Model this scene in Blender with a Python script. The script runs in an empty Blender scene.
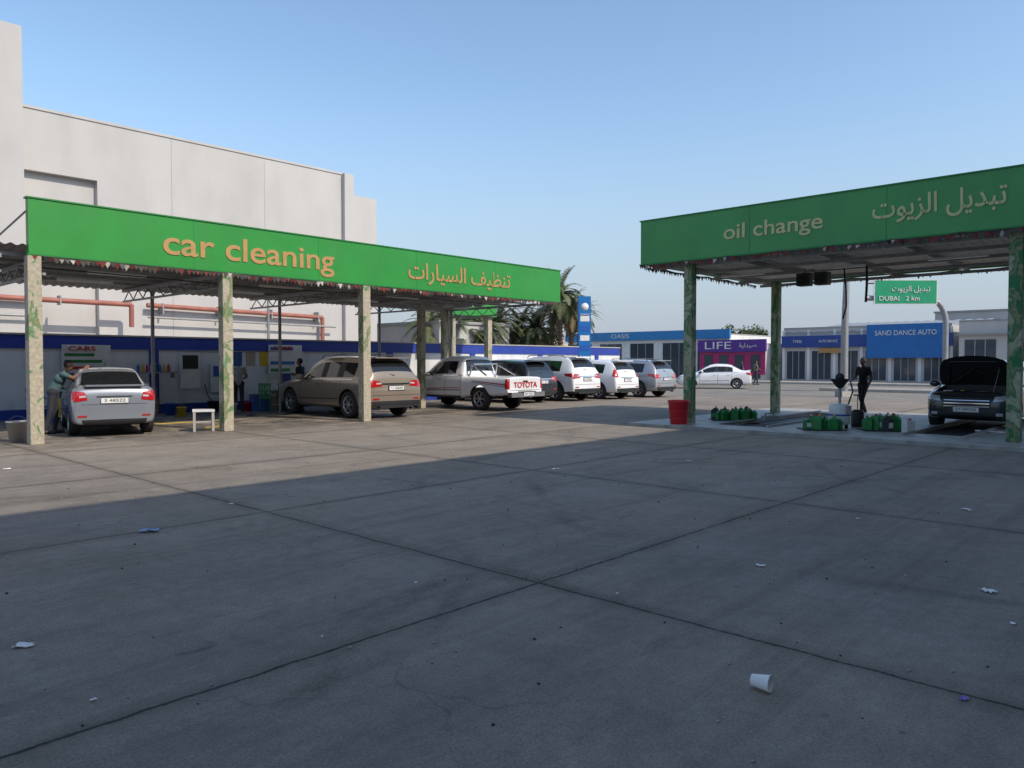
import bpy, bmesh, math, random
from mathutils import Vector, Matrix, Euler
from mathutils.bvhtree import BVHTree
random.seed(7)
sc=bpy.context.scene
# ------------------------------------------------------------------ frame
TH=math.atan2(.733,.68)
O=Vector((-9.29,14.65,0))
M=Matrix.Translation(O)@Matrix.Rotation(TH,4,'Z')     # local (a,p,z) -> world
def W(a,p,z=0): return M@Vector((a,p,z))
I4=Matrix.Identity(4)
# ------------------------------------------------------------------ materials
def nt(name):
    m=bpy.data.materials.new(name); m.use_nodes=True
    return m,m.node_tree.nodes,m.node_tree.links,m.node_tree.nodes['Principled BSDF']
def pm(name,col,rough=.6,metal=0,var=.12,scale=3.,bump=0.,bscale=60.,coat=0,dirt=0,spec=.5):
    m,N,L,b=nt(name)
    b.inputs['Roughness'].default_value=rough; b.inputs['Metallic'].default_value=metal
    b.inputs['Coat Weight'].default_value=coat; b.inputs['Specular IOR Level'].default_value=spec
    b.inputs['Coat Roughness'].default_value=.05
    tc=N.new('ShaderNodeTexCoord'); n=N.new('ShaderNodeTexNoise'); n.inputs['Scale'].default_value=scale
    n.inputs['Detail'].default_value=5; n.inputs['Roughness'].default_value=.6
    L.new(tc.outputs['Object'],n.inputs['Vector'])
    mr=N.new('ShaderNodeMapRange'); mr.inputs[1].default_value=.3; mr.inputs[2].default_value=.7
    mr.inputs[3].default_value=1-var; mr.inputs[4].default_value=1+var*.6
    L.new(n.outputs['Fac'],mr.inputs[0])
    mx=N.new('ShaderNodeVectorMath'); mx.operation='SCALE'; mx.inputs[0].default_value=col[:3]
    L.new(mr.outputs[0],mx.inputs['Scale']); out=mx.outputs[0]
    if dirt:
        n2=N.new('ShaderNodeTexNoise'); n2.inputs['Scale'].default_value=scale*2.3; n2.inputs['Detail'].default_value=7
        mp=N.new('ShaderNodeMapping'); mp.inputs['Scale'].default_value=(1,1,.25)
        L.new(tc.outputs['Object'],mp.inputs[0]); L.new(mp.outputs[0],n2.inputs['Vector'])
        m2=N.new('ShaderNodeMapRange'); m2.inputs[1].default_value=.48; m2.inputs[2].default_value=.75; m2.inputs[4].default_value=dirt
        L.new(n2.outputs['Fac'],m2.inputs[0])
        mm=N.new('ShaderNodeMix'); mm.data_type='RGBA'; mm.inputs['B'].default_value=(.13,.11,.09,1)
        L.new(m2.outputs[0],mm.inputs['Factor']); L.new(out,mm.inputs['A']); out=mm.outputs['Result']
    L.new(out,b.inputs['Base Color'])
    if bump:
        nb=N.new('ShaderNodeTexNoise'); nb.inputs['Scale'].default_value=bscale; nb.inputs['Detail'].default_value=4
        L.new(tc.outputs['Object'],nb.inputs['Vector'])
        bp=N.new('ShaderNodeBump'); bp.inputs['Strength'].default_value=bump; bp.inputs['Distance'].default_value=.01
        L.new(nb.outputs['Fac'],bp.inputs['Height']); L.new(bp.outputs[0],b.inputs['Normal'])
    return m
WHITE=pm('white_plaster',(.50,.485,.47),.85,var=.07,scale=.35,bump=.2,bscale=8,dirt=.14)
WHPAINT=pm('white_paint_wall',(.70,.71,.73),.7,var=.1,scale=1,dirt=.25)
BLUEW=pm('blue_wall_paint',(.02,.05,.32),.55,var=.15,scale=2)
GREENF=pm('green_fascia',(.024,.27,.042),.45,var=.12,scale=.9,dirt=.12)
GREENF2=pm('green_fascia_shade_lift',(.06,.33,.085),.45,var=.12,scale=.9,dirt=.12)  # paler copy of the fascia green; lift for the shaded front is painted in
GREEND=pm('green_trim',(.015,.20,.04),.5)
GOLD=pm('sign_letters',(.46,.27,.10),.55,dirt=.15)
GOLD2=pm('sign_letters_pale',(.62,.58,.28),.5)
STEEL=pm('galvanised_steel',(.32,.33,.34),.5,.5,dirt=.3)
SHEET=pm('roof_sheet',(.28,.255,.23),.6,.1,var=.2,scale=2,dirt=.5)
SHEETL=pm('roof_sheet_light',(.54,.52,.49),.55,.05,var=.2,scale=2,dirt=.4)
DARK=pm('black_plastic',(.018,.018,.02),.55)
FRG=pm('dusty_maroon',(.16,.025,.02),.8); FRB=pm('dusty_brown',(.07,.055,.045),.8); FRW=pm('dusty_white',(.42,.40,.37),.8)
RUB=pm('rubber',(.022,.022,.024),.8,bump=.2)
RIM=pm('alloy',(.5,.5,.52),.3,.85)
CHR=pm('chrome',(.7,.7,.72),.12,1)
GLASS=pm('tinted_glass',(.012,.014,.016),.04,coat=.3)
SGLASS=pm('shop_glass',(.05,.065,.08),.08)
TAIL=pm('tail_lamp',(.42,.008,.01),.12,coat=1)
LAMP=pm('clear_lamp',(.55,.56,.58),.1,.2,coat=1)
PLATE=pm('plate_white',(.75,.75,.75),.4)
RED=pm('red_plastic',(.55,.012,.02),.35)
GREENP=pm('green_plastic',(.015,.20,.05),.35)
WHP=pm('white_plastic',(.7,.7,.68),.4)
BLUEP=pm('blue_plastic',(.02,.10,.42),.4)
PURP=pm('purple_sign',(.10,.03,.26),.4)
MAG=pm('magenta_sign',(.38,.02,.14),.4)
BLUEB=pm('blue_band',(.01,.14,.42),.4)
NAVY=pm('navy_band',(.02,.06,.26),.45)
YEL=pm('yellow_plastic',(.6,.42,.03),.45)
ORG=pm('faded_orange',(.42,.22,.08),.6)
CARD=pm('cardboard',(.30,.20,.11),.85)
RUST=pm('red_brown_pipe',(.34,.12,.09),.6,var=.25)
KERB=pm('kerb_concrete',(.42,.40,.36),.85,bump=.3,dirt=.3)
SLAB=pm('light_slab',(.38,.37,.34),.5,var=.25,scale=1.2,bump=.2,dirt=.65)
GREY=pm('grey_wall',(.34,.33,.32),.8,dirt=.2)
BEIGE=pm('beige_wall',(.50,.44,.36),.8,dirt=.15)
def pillar_mat(name,c1,c2,thr,sc_=2.2):
    m,N,L,b=nt(name); b.inputs['Roughness'].default_value=.7
    tc=N.new('ShaderNodeTexCoord'); n=N.new('ShaderNodeTexNoise'); n.inputs['Scale'].default_value=sc_; n.inputs['Detail'].default_value=6
    n.inputs['Distortion'].default_value=1.2
    mp=N.new('ShaderNodeMapping'); mp.inputs['Scale'].default_value=(1,1,.7); L.new(tc.outputs['Object'],mp.inputs[0]); L.new(mp.outputs[0],n.inputs['Vector'])
    r=N.new('ShaderNodeValToRGB'); e=r.color_ramp.elements
    e[0].position=thr; e[0].color=(*c1,1); e[1].position=thr+.025; e[1].color=(*c2,1)
    x=e.new(thr+.09); x.color=(c1[0]*.8,c1[1]*.7,c1[2]*.55,1); x=e.new(thr+.12); x.color=(*c2,1)
    L.new(n.outputs['Fac'],r.inputs[0])
    n2=N.new('ShaderNodeTexNoise'); n2.inputs['Scale'].default_value=14; n2.inputs['Detail'].default_value=5
    L.new(tc.outputs['Object'],n2.inputs['Vector'])
    mr=N.new('ShaderNodeMapRange'); mr.inputs[1].default_value=.3; mr.inputs[2].default_value=.7; mr.inputs[3].default_value=.68; mr.inputs[4].default_value=1.08
    L.new(n2.outputs['Fac'],mr.inputs[0])
    s=N.new('ShaderNodeVectorMath'); s.operation='SCALE'; L.new(r.outputs[0],s.inputs[0]); L.new(mr.outputs[0],s.inputs['Scale'])
    L.new(s.outputs[0],b.inputs['Base Color']); return m
PILL=pillar_mat('pillar_sticker',(.46,.41,.31),(.10,.25,.10),.55)
PILR=pillar_mat('pillar_green',(.38,.40,.27),(.03,.19,.07),.46)

def concrete():
    m,N,L,b=nt('yard_concrete')
    tc=N.new('ShaderNodeTexCoord')
    def noise(scale,detail=6,vec=None,dist=0,rough=.6):
        n=N.new('ShaderNodeTexNoise'); n.inputs['Scale'].default_value=scale; n.inputs['Detail'].default_value=detail
        n.inputs['Distortion'].default_value=dist; n.inputs['Roughness'].default_value=rough
        L.new(vec or tc.outputs['Object'],n.inputs['Vector']); return n.outputs['Fac']
    def mr(v,a,b_,c,d):
        x=N.new('ShaderNodeMapRange'); 
        for i,q in zip((1,2,3,4),(a,b_,c,d)): x.inputs[i].default_value=q
        L.new(v,x.inputs[0]); return x.outputs[0]
    def mth(op,a,b_=None):
        x=N.new('ShaderNodeMath'); x.operation=op
        for i,q in enumerate((a,b_)):
            if q is None: continue
            if isinstance(q,(int,float)): x.inputs[i].default_value=q
            else: L.new(q,x.inputs[i])
        return x.outputs[0]
    def mapping(s,r=0):
        mp=N.new('ShaderNodeMapping'); mp.inputs['Scale'].default_value=s; mp.inputs['Rotation'].default_value=(0,0,r)
        L.new(tc.outputs['Object'],mp.inputs[0]); return mp.outputs[0]
    v=mr(noise(.22,8),.3,.7,.84,1.14)
    v=mth('MULTIPLY',v,mr(noise(1.7,8,rough=.7),.3,.7,.84,1.14))
    v=mth('MULTIPLY',v,mr(noise(9,6,rough=.75),.3,.7,.84,1.14))
    v=mth('MULTIPLY',v,mr(noise(60,4,rough=.8),.3,.7,.68,1.30))
    v=mth('MULTIPLY',v,mr(noise(200,3,rough=.8),.35,.65,.62,1.36))
    for s,r,lo in (((.10,1.6,1),.25,.80),((.14,2.2,1),-.7,.84),((.08,2.6,1),1.05,.82),((.3,5.5,1),.05,.88)):
        v=mth('MULTIPLY',v,mr(noise(1.,6,mapping(s,r),.6,.65),.52,.72,1,lo))
    v=mth('MULTIPLY',v,mr(noise(.55,5,None,1.5),.60,.74,1,.72))
    v=mth('MULTIPLY',v,mr(noise(2.6,3,None,.5),.68,.76,1,.62))
    v=mth('MULTIPLY',v,mr(noise(6.,2,None,.3),.74,.78,1,.6))
    for cx,cy,R,wd,am in ((6,-14,5.2,.11,.30),(6,-14,6.7,.11,.26),(-3,-10,4.1,.10,.28),(-3,-10,5.6,.10,.24),(14,-6,9.,.12,.24),(2,-20,8.3,.12,.26),(9,-16,4.4,.1,.26)):
        vd=N.new('ShaderNodeVectorMath'); vd.operation='DISTANCE'; vd.inputs[1].default_value=(cx,cy,0); L.new(tc.outputs['Object'],vd.inputs[0])
        dd=mth('ABSOLUTE',mth('SUBTRACT',mth('ADD',vd.outputs['Value'],mth('MULTIPLY',noise(.4,2),.8)),R))
        k=mr(dd,wd*.4,wd,am,0); k=mth('MULTIPLY',k,mr(noise(.5,5),.45,.6,0,1)); k=mth('MULTIPLY',k,mr(noise(25,3),.35,.6,.3,1))
        v=mth('MULTIPLY',v,mth('SUBTRACT',1.,k))
    v=mth('ADD',v,mr(noise(1.3,9,mapping((.5,1.8,1),.5),2.,.75),.58,.80,0,.36))
    v=mth('ADD',v,mr(noise(5,8,mapping((.25,2.4,1),-.5),1.,.8),.60,.80,0,.38))
    vor=N.new('ShaderNodeTexVoronoi'); vor.feature='DISTANCE_TO_EDGE'; vor.inputs['Scale'].default_value=.33
    dn=N.new('ShaderNodeTexNoise'); dn.inputs['Scale'].default_value=1.5; dn.inputs['Detail'].default_value=6
    L.new(tc.outputs['Object'],dn.inputs['Vector'])
    vm=N.new('ShaderNodeVectorMath'); vm.operation='MULTIPLY_ADD'; vm.inputs[1].default_value=(.8,.8,0)
    L.new(dn.outputs['Color'],vm.inputs[0]); L.new(tc.outputs['Object'],vm.inputs[2]); L.new(vm.outputs[0],vor.inputs['Vector'])
    cr=mr(vor.outputs['Distance'],.0,.004,.35,0); cr=mth('MULTIPLY',cr,mr(noise(.3,2),.48,.6,0,1))
    v=mth('MULTIPLY',v,mth('SUBTRACT',1.,cr))
    sx=N.new('ShaderNodeSeparateXYZ'); L.new(tc.outputs['Object'],sx.inputs[0])
    wob=mth('MULTIPLY',mth('SUBTRACT',noise(2.5,6,rough=.75),.5),.07)
    def joint(coord,off,sp):
        c=mth('ADD',coord,wob); c=mth('SUBTRACT',c,off); c=mth('DIVIDE',c,sp); c=mth('ADD',c,.5)
        c=mth('FRACT',c); c=mth('SUBTRACT',c,.5); c=mth('ABSOLUTE',c); return mth('MULTIPLY',c,sp)
    d=mth('MINIMUM',joint(sx.outputs[0],-.29,4.3),joint(sx.outputs[1],-13.2,3.84))
    dw=mth('ADD',d,mth('MULTIPLY',mth('SUBTRACT',noise(14,5,rough=.8),.5),.03))
    line=mr(dw,.005,.016,.25,1.); halo=mr(dw,.0,.16,.76,1.)
    v=mth('MULTIPLY',v,line); v=mth('MULTIPLY',v,halo)
    # washed, wet floor of the car wash bays: p > -1.5 , a < 15 and stained service bay
    wet=mth('MULTIPLY',mr(sx.outputs[1],-2.0,.8,0,1),mr(sx.outputs[0],13,16,1,0))
    wet=mth('MULTIPLY',wet,mr(noise(.9,5,None,1.2),.44,.54,.0,1.))
    v=mth('MULTIPLY',v,mth('SUBTRACT',1.,mth('MULTIPLY',wet,.48)))
    cr2=N.new('ShaderNodeMix'); cr2.data_type='RGBA'; cr2.inputs['A'].default_value=(.248,.216,.182,1); cr2.inputs['B'].default_value=(.270,.228,.184,1)
    L.new(mr(noise(.35,4),.4,.6,0,1),cr2.inputs['Factor'])
    cs=N.new('ShaderNodeVectorMath'); cs.operation='SCALE'; L.new(cr2.outputs['Result'],cs.inputs[0])
    L.new(v,cs.inputs['Scale']); L.new(cs.outputs[0],b.inputs['Base Color'])
    rg=mr(noise(.8,6),.35,.7,.7,.95); rg=mth('SUBTRACT',rg,mth('MULTIPLY',wet,.5))
    L.new(rg,b.inputs['Roughness']); b.inputs['Specular IOR Level'].default_value=.25
    bp=N.new('ShaderNodeBump'); bp.inputs['Strength'].default_value=.7; bp.inputs['Distance'].default_value=.008
    hh=mth('ADD',noise(90,5,rough=.75),mth('MULTIPLY',line,1.6)); hh=mth('ADD',hh,mth('MULTIPLY',noise(9,5),1.))
    L.new(hh,bp.inputs['Height']); L.new(bp.outputs[0],b.inputs['Normal'])
    return m
CONC=concrete()
ASPH=pm('asphalt',(.21,.19,.16),.85,var=.25,scale=.8,bump=.3,bscale=90)
SAND=pm('sandy_ground',(.33,.29,.23),.95,var=.2,scale=.05)
PAVE=pm('paving',(.36,.32,.28),.9,var=.2,scale=2)
LINE=pm('road_paint',(.6,.6,.58),.7,dirt=.3)
# ------------------------------------------------------------------ builder
class B:
    def __init__(s): s.v=[];s.f=[];s.m=[];s.sm=[];s.mats=[]
    def mi(s,mat):
        if mat not in s.mats: s.mats.append(mat)
        return s.mats.index(mat)
    def add(s,vs,fs,mat,smooth=False):
        o=len(s.v); s.v+= [tuple(v) for v in vs]; k=s.mi(mat)
        for f in fs: s.f.append([i+o for i in f]); s.m.append(k); s.sm.append(smooth)
    def box(s,lo,hi,mat,mx=None):
        x0,y0,z0=lo;x1,y1,z1=hi
        vs=[Vector(q) for q in ((x0,y0,z0),(x1,y0,z0),(x1,y1,z0),(x0,y1,z0),(x0,y0,z1),(x1,y0,z1),(x1,y1,z1),(x0,y1,z1))]
        if mx: vs=[mx@q for q in vs]
        s.add(vs,[(0,3,2,1),(4,5,6,7),(0,1,5,4),(1,2,6,5),(2,3,7,6),(3,0,4,7)],mat)
    def cb(s,c,sz,mat,mx=None):
        s.box([c[i]-sz[i]/2 for i in range(3)],[c[i]+sz[i]/2 for i in range(3)],mat,mx)
    def cyl(s,p0,p1,r0,r1,mat,seg=12,caps=True,smooth=True):
        p0=Vector(p0);p1=Vector(p1);d=(p1-p0); 
        if d.length<1e-6: return
        q=d.to_track_quat('Z','Y'); vs=[]
        for P,r in ((p0,r0),(p1,r1)):
            for i in range(seg):
                t=2*math.pi*i/seg; vs.append(P+q@Vector((r*math.cos(t),r*math.sin(t),0)))
        s.add(vs,[(i,(i+1)%seg,seg+(i+1)%seg,seg+i) for i in range(seg)],mat,smooth)
        if caps: s.add(vs,[list(range(seg))[::-1],[seg+i for i in range(seg)]],mat)
    def tube(s,pts,r,mat,seg=8):
        rs=r if isinstance(r,(list,tuple)) else [r]*len(pts)
        for i in range(len(pts)-1): s.cyl(pts[i],pts[i+1],rs[i],rs[i+1],mat,seg)
    def lathe(s,prof,mat,seg=20,mx=I4,smooth=True):
        vs=[];n=len(prof)
        for i in range(seg):
            t=2*math.pi*i/seg
            for r,z in prof: vs.append(mx@Vector((r*math.cos(t),r*math.sin(t),z)))
        fs=[]
        for i in range(seg):
            j=(i+1)%seg
            for k in range(n-1): fs.append((i*n+k,j*n+k,j*n+k+1,i*n+k+1))
        s.add(vs,fs,mat,smooth)
    def ell(s,c,r,mat,seg=12,rings=8,mx=None):
        vs=[];fs=[]
        for i in range(rings+1):
            ph=math.pi*i/rings
            for j in range(seg):
                t=2*math.pi*j/seg; v=Vector((c[0]+r[0]*math.sin(ph)*math.cos(t),c[1]+r[1]*math.sin(ph)*math.sin(t),c[2]+r[2]*math.cos(ph)))
                vs.append(mx@v if mx else v)
        for i in range(rings):
            for j in range(seg):
                fs.append((i*seg+j,(i+1)*seg+j,(i+1)*seg+(j+1)%seg,i*seg+(j+1)%seg))
        s.add(vs,fs,mat,True)
    def finish(s,name,parent=None,mx=None,bevel=0):
        me=bpy.data.meshes.new(name); me.from_pydata(s.v,[],s.f)
        for m in s.mats: me.materials.append(m)
        me.polygons.foreach_set('material_index',s.m); me.polygons.foreach_set('use_smooth',s.sm); me.update()
        o=bpy.data.objects.new(name,me); sc.collection.objects.link(o)
        if parent: o.parent=parent
        if mx is not None: o.matrix_world=mx
        if bevel:
            b=o.modifiers.new('b','BEVEL'); b.width=bevel; b.segments=2; b.limit_method='ANGLE'
        return o
def empty(name,mx=I4):
    e=bpy.data.objects.new(name,None); e.empty_display_size=.2; sc.collection.objects.link(e); e.matrix_world=mx; return e
def child(o,par):
    o.parent=par; return o
def text(name,body,parent,loc,rot,width,mat,height=None,ext=.01,bold=0.):
    c=bpy.data.curves.new(name,'FONT'); c.body=body; c.align_x='CENTER'; c.align_y='CENTER'; c.extrude=ext; c.offset=bold
    c.size=1; c.materials.append(mat)
    o=bpy.data.objects.new(name,c); sc.collection.objects.link(o)
    bpy.context.view_layer.update(); d=o.dimensions
    sx=width/max(d.x,.01); sy=sx if height is None else height/max(d.y,.01)
    o.parent=parent; o.location=loc; o.rotation_euler=rot; o.scale=(sx,sy,1); return o
# ------------------------------------------------------------------ ground
def sheet(name,a0,a1,p0,p1,z,mat,n=1):
    b=B(); b.add([(a0,p0,z),(a1,p0,z),(a1,p1,z),(a0,p1,z)],[(0,1,2,3)],mat); return b.finish(name,None,M)
sheet('ground',-1500,1500,-1500,1500,-.012,SAND)
sheet('concrete_yard',-60,29,-60,7.6,0,CONC)
sheet('road',29,50,-160,160,-.004,ASPH)
b=B()
for k in range(-30,30):
    b.add([(34,k*5,.001),(34.13,k*5,.001),(34.13,k*5+2.4,.001),(34,k*5+2.4,.001)],[(0,1,2,3)],LINE)
b.finish('road_marking',None,M)
b=B(); b.box((50,-160,-.05),(50.2,160,.13),KERB); b.box((50.2,-160,-.05),(55.2,160,.12),PAVE); b.finish('pavement',None,M)
b=B()
for k in range(22):
    m_=KERB; b.box((38.3,-28+k*1.25,0),(38.5,-28+k*1.25+1.24,.15),m_); b.box((41.8,-28+k*1.25,0),(42,-28+k*1.25+1.24,.15),m_)
b.box((38.5,-28,0),(41.8,-.5,.13),PAVE); b.finish('traffic_island',None,M,.01)
# ------------------------------------------------------------------ warehouse
wh=empty('warehouse_building',M)
b=B()
b.box((6.67,16,0),(18.2,42,11.1),WHITE); b.box((4.0,16,8.8),(6.67,42,11.1),WHITE); b.box((4.0,16.28,0),(6.67,42,8.8),WHITE)
b.box((18.2,15.75,0),(18.75,42,11.15),WHITE); b.box((18.75,16.05,0),(20.4,40,10.2),WHITE)
child(b.finish('walls'),wh)
b=B(); b.box((-9,15.45,0),(4.0,30,13.85),WHITE); child(b.finish('tower'),wh)
b=B()
b.box((4.0,15.96,11.1),(18.2,16.2,11.2),WHITE)
for a in (9.6,13.9): b.box((a,15.994,0),(a+.02,16.0,11.1),GREY)
child(b.finish('coping'),wh)
b=B()
b.tube([(-8,15.2,3.98),(7.6,15.2,3.90),(7.6,15.2,3.0)],.10,RUST); b.tube([(8.4,15.7,3.95),(16.8,15.7,3.80),(16.8,15.7,2.2)],.10,RUST)
b.tube([(8.4,15.6,3.45),(17.5,15.6,3.35)],.05,GREY); b.tube([(-8,15.2,3.35),(4,15.2,3.3)],.05,STEEL)
for a in (-4,-1,2,5): b.box((a,15.1,3.75),(a+.06,15.45,4.1),STEEL)
for a in (9,11.5,14,16.5): b.box((a,15.6,3.6),(a+.06,16.0,4.05),STEEL)
child(b.finish('pipes'),wh)
wl=empty('boundary_wall',M)
b=B(); b.box((-14,7.5,0),(30.5,7.7,1.98),WHPAINT); child(b.finish('wall_panels'),wl)
b=B(); b.box((-14,7.46,1.98),(30.5,7.74,2.36),BLUEW)
for a in [-4+4.6*i for i in range(8)]: b.box((a,7.44,0),(a+.28,7.5,1.98),BLUEW)
b.box((-14,7.47,0),(30.5,7.5,.28),BLUEW); child(b.finish('blue_trim'),wl)
b=B(); b.box((-14,7.43,2.36),(30.5,7.77,2.41),KERB); child(b.finish('coping'),wl)
def poster(name,a,z,w,h,cols,txt=None):
    e=empty(name,M); b=B(); b.box((a,7.38,z),(a+w,7.42,z+h),WHP)
    n=len(cols)
    for i,c in enumerate(cols):
        b.box((a+.06,7.372,z+h*(1-(i+.75)/n)),(a+w*random.uniform(.6,.93),7.38,z+h*(1-(i+.3)/n)),c)
    child(b.finish('board'),e)
    if txt: text('lettering',txt,e,(a+w*.4,7.36,z+h*.88),(math.pi/2,0,0),w*.55,RED,.13)
    return e
poster('wash_price_sign',2.75,1.15,1.3,.95,[WHP,GREENP,GREENP,RED,NAVY],'CARS')
poster('wash_price_sign',9.2,1.2,1.3,1.0,[BLUEB,WHP,BLUEB,GREENP],'CAR WASH')
b=B(); 
for i,(a,z,w,h) in enumerate(((6.1,.75,.62,1.15),(7.1,.6,.55,.95))): b.box((a,7.3,z),(a+w,7.42,z+h),WHP); b.box((a+.06,7.285,z+h*.55),(a+w-.06,7.3,z+h-.08),[DARK,BLUEP][i])
b.tube([(6.9,7.38,.9),(6.95,7.25,.5),(7.2,7.2,.15),(7.8,7.0,.03)],.018,DARK)
b.finish('electric_cabinet',None,M,.01)
# ------------------------------------------------------------------ canopy helper
def corr(b,a0,a1,p0,p1,z0,z1,mat,along='a',pitch=.2,amp=.022):
    n=int(abs((a1-a0) if along=='a' else (p1-p0))/pitch*6); vs=[];fs=[]
    for i in range(n+1):
        t=i/n; w=amp*math.sin(i*math.pi/3)
        if along=='a': vs+=[(a0+(a1-a0)*t,p0,z0+w),(a0+(a1-a0)*t,p1,z1+w)]
        else: vs+=[(a0,p0+(p1-p0)*t,z0+w),(a1,p0+(p1-p0)*t,z1+w)]
    fs=[(2*i,2*i+2,2*i+3,2*i+1) for i in range(n)]
    b.add(vs,fs,mat)
def fringe(par,p0,p1,n,sz=.10):
    b=B(); p0=Vector(p0);p1=Vector(p1);d=(p1-p0)/n; dn=d.normalized(); last=None
    side=Vector((-dn.y,dn.x,0))
    for i in range(n):
        q=p0+d*(i+.5)+Vector((0,0,-.035*abs(math.sin(i*math.pi/14)))); c=[FRG,FRB,FRB,FRG,FRW,DARK,FRB][random.randrange(7)]
        sw=side*random.uniform(-.04,.04); k=random.uniform(.7,1.25)*sz
        b.add([q-dn*k*.55,q+dn*k*.55,q+Vector((0,0,-k))+sw+dn*random.uniform(-.02,.02)],[(0,1,2)],c)
        if last is not None: b.cyl(last,q,.008,.008,FRB,4,False)
        last=q
    child(b.finish('hanging_fringe'),par)
cn=empty('car_wash_canopy',M)
b=B(); b.box((0,-.06,3.68),(16.05,.10,4.74),GREENF); child(b.finish('fascia_sign'),cn)
b=B(); b.box((-.03,-.08,4.74),(16.08,.12,4.77),GREEND); b.box((-.03,-.075,3.65),(16.08,.12,3.68),GREEND)
for a in (3.2,6.4,9.6,12.8): b.box((a,-.063,3.68),(a+.012,-.06,4.74),GREEND)
child(b.finish('fascia_trim'),cn)
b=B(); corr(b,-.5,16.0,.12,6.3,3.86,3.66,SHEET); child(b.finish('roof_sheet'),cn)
b=B()
for a in (-.45,.3,4.0,7.9,12.0,15.8):
    b.box((a-.04,.1,3.58),(a+.04,6.2,3.66),STEEL)
    b.box((a-.03,.1,3.30),(a+.03,6.2,3.35),STEEL)
    for k in range(9): 
        p=.2+k*.66; b.cyl((a,p,3.34),(a,p+.33,3.6),.016,.016,STEEL,5); b.cyl((a,p+.33,3.6),(a,p+.66,3.34),.016,.016,STEEL,5)
for p in (.4,1.5,2.6,3.7,4.8,5.9): b.box((-.5,p-.03,3.665),(16,p+.03,3.73),STEEL)
b.cyl((-.45,2.2,3.7),(0,.1,4.5),.02,.02,STEEL,5)
child(b.finish('trusses'),cn)
b=B()
for a,p in ((.09,0.05),(3.98,0.05),(7.88,0.05)): b.box((a-.12,p-.12,0),(a+.12,p+.12,3.65),PILL)
child(b.finish('pillars',None,None,.012),cn)
b=B()
for a,p in ((12.8,3.5),(15.6,5.4)): b.box((a-.11,p-.11,0),(a+.11,p+.11,3.6),PILL)
child(b.finish('rear_pillars',None,None,.012),cn)
b=B()
for a in (.2,4.4,8.36,12.3,15.8): b.cyl((a,5.2,0),(a,5.2,3.6),.05,.05,STEEL); b.box((a-.12,5.08,0),(a+.12,5.32,.02),STEEL)
child(b.finish('steel_posts'),cn)
b=B()
for a in (2,6,10,14): b.box((a-.6,3.0,3.5),(a+.6,3.12,3.56),WHP); b.box((a-.6,1.0,3.5),(a+.6,1.1,3.56),WHP)
b.tube([(0,.6,3.5),(5,.62,3.44),(10,.6,3.5),(16,.62,3.45)],.012,DARK,5)
child(b.finish('tube_light_fittings'),cn)
fringe(cn,(0.05,-.07,3.66),(16,-.07,3.66),170,sz=.12)
AR={'t1':'\uFE97\uFEE8\uFEC8\uFEF4\uFED2 \uFE8D\uFEDF\uFEB4\uFEF4\uFE8E\uFEAD\uFE8D\uFE95','t2':'\uFE97\uFE92\uFEAA\uFEF3\uFEDE \uFE8D\uFEDF\uFEB0\uFEF3\uFEEE\uFE95'}
text('lettering_english','car cleaning',cn,(4.68,-.07,4.17),(math.pi/2,0,0),4.33,GOLD,.70,.006,.013)
text('lettering_arabic',AR['t1'][::-1],cn,(11.4,-.07,4.16),(math.pi/2,0,0),4.2,GOLD,.62,.006,.012)
c2=empty('rear_canopy',M)
b=B(); b.box((16.2,5.6,3.5),(18.6,5.75,5.15),GREENF); b.box((18.6,5.6,3.5),(18.75,7.4,5.15),GREENF); b.box((16.2,5.75,3.7),(18.6,7.4,3.8),SHEET)
for a in (16.4,18.5): b.box((a-.12,5.75,0),(a+.12,5.99,3.7),PILL)
child(b.finish('canopy_body'),c2)
# ------------------------------------------------------------------ right canopy
c3=empty('oil_change_canopy',M)
A0=12.45
b=B(); b.box((A0,-21,4.14),(A0+.14,-5.7,5.24),GREENF2); b.box((A0+.14,-5.86,4.14),(19.3,-5.7,5.24),GREENF2); b.box((19.3,-21,4.14),(19.44,-5.7,5.24),GREENF2)
child(b.finish('fascia_sign'),c3)
b=B(); b.box((A0-.02,-21,5.24),(A0+.17,-5.67,5.27),GREEND); b.box((A0-.02,-21,4.11),(A0+.16,-5.67,4.14),GREEND)
for k in range(5): b.box((A0-.003,-8.7-3*k,4.14),(A0,-8.69-3*k,5.24),GREEND)
child(b.finish('fascia_trim'),c3)
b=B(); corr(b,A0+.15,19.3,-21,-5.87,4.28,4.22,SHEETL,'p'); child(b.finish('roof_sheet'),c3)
b=B()
for p in [-6.2-1.85*k for k in range(9)]: b.box((A0+.15,p-.04,4.08),(19.3,p+.04,4.2),STEEL)
for a in (12.8,14.4,16,17.6,19.1): b.box((a-.03,-21,4.0),(a+.03,-5.9,4.08),STEEL)
for k in range(5): 
    p=-7.2-2.6*k; b.box((15.1,p-.6,3.95),(15.25,p+.6,4.0),WHP)
child(b.finish('beams'),c3)
b=B()
for p in (-7.0,-13.95,-20.5):
    b.box((12.6,p-.115,0.07),(12.83,p+.115,4.07),PILR); b.box((17.7,p-.115,.07),(17.93,p+.115,4.07),PILR)
child(b.finish('pillars',None,None,.012),c3)
fringe(c3,(A0-.03,-5.7,4.12),(A0-.03,-20.5,4.12),170,sz=.12)
fringe(c3,(A0,-5.68,4.12),(19.3,-5.68,4.12),80,sz=.12)
fringe(c3,(19.26,-5.9,4.12),(19.26,-20.5,4.12),150,sz=.11)
rz=(math.pi/2,0,-math.pi/2)
text('lettering_english','oil change',c3,(A0-.01,-9.22,4.68),rz,2.35,GOLD2,.46,.006,.012)
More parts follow.
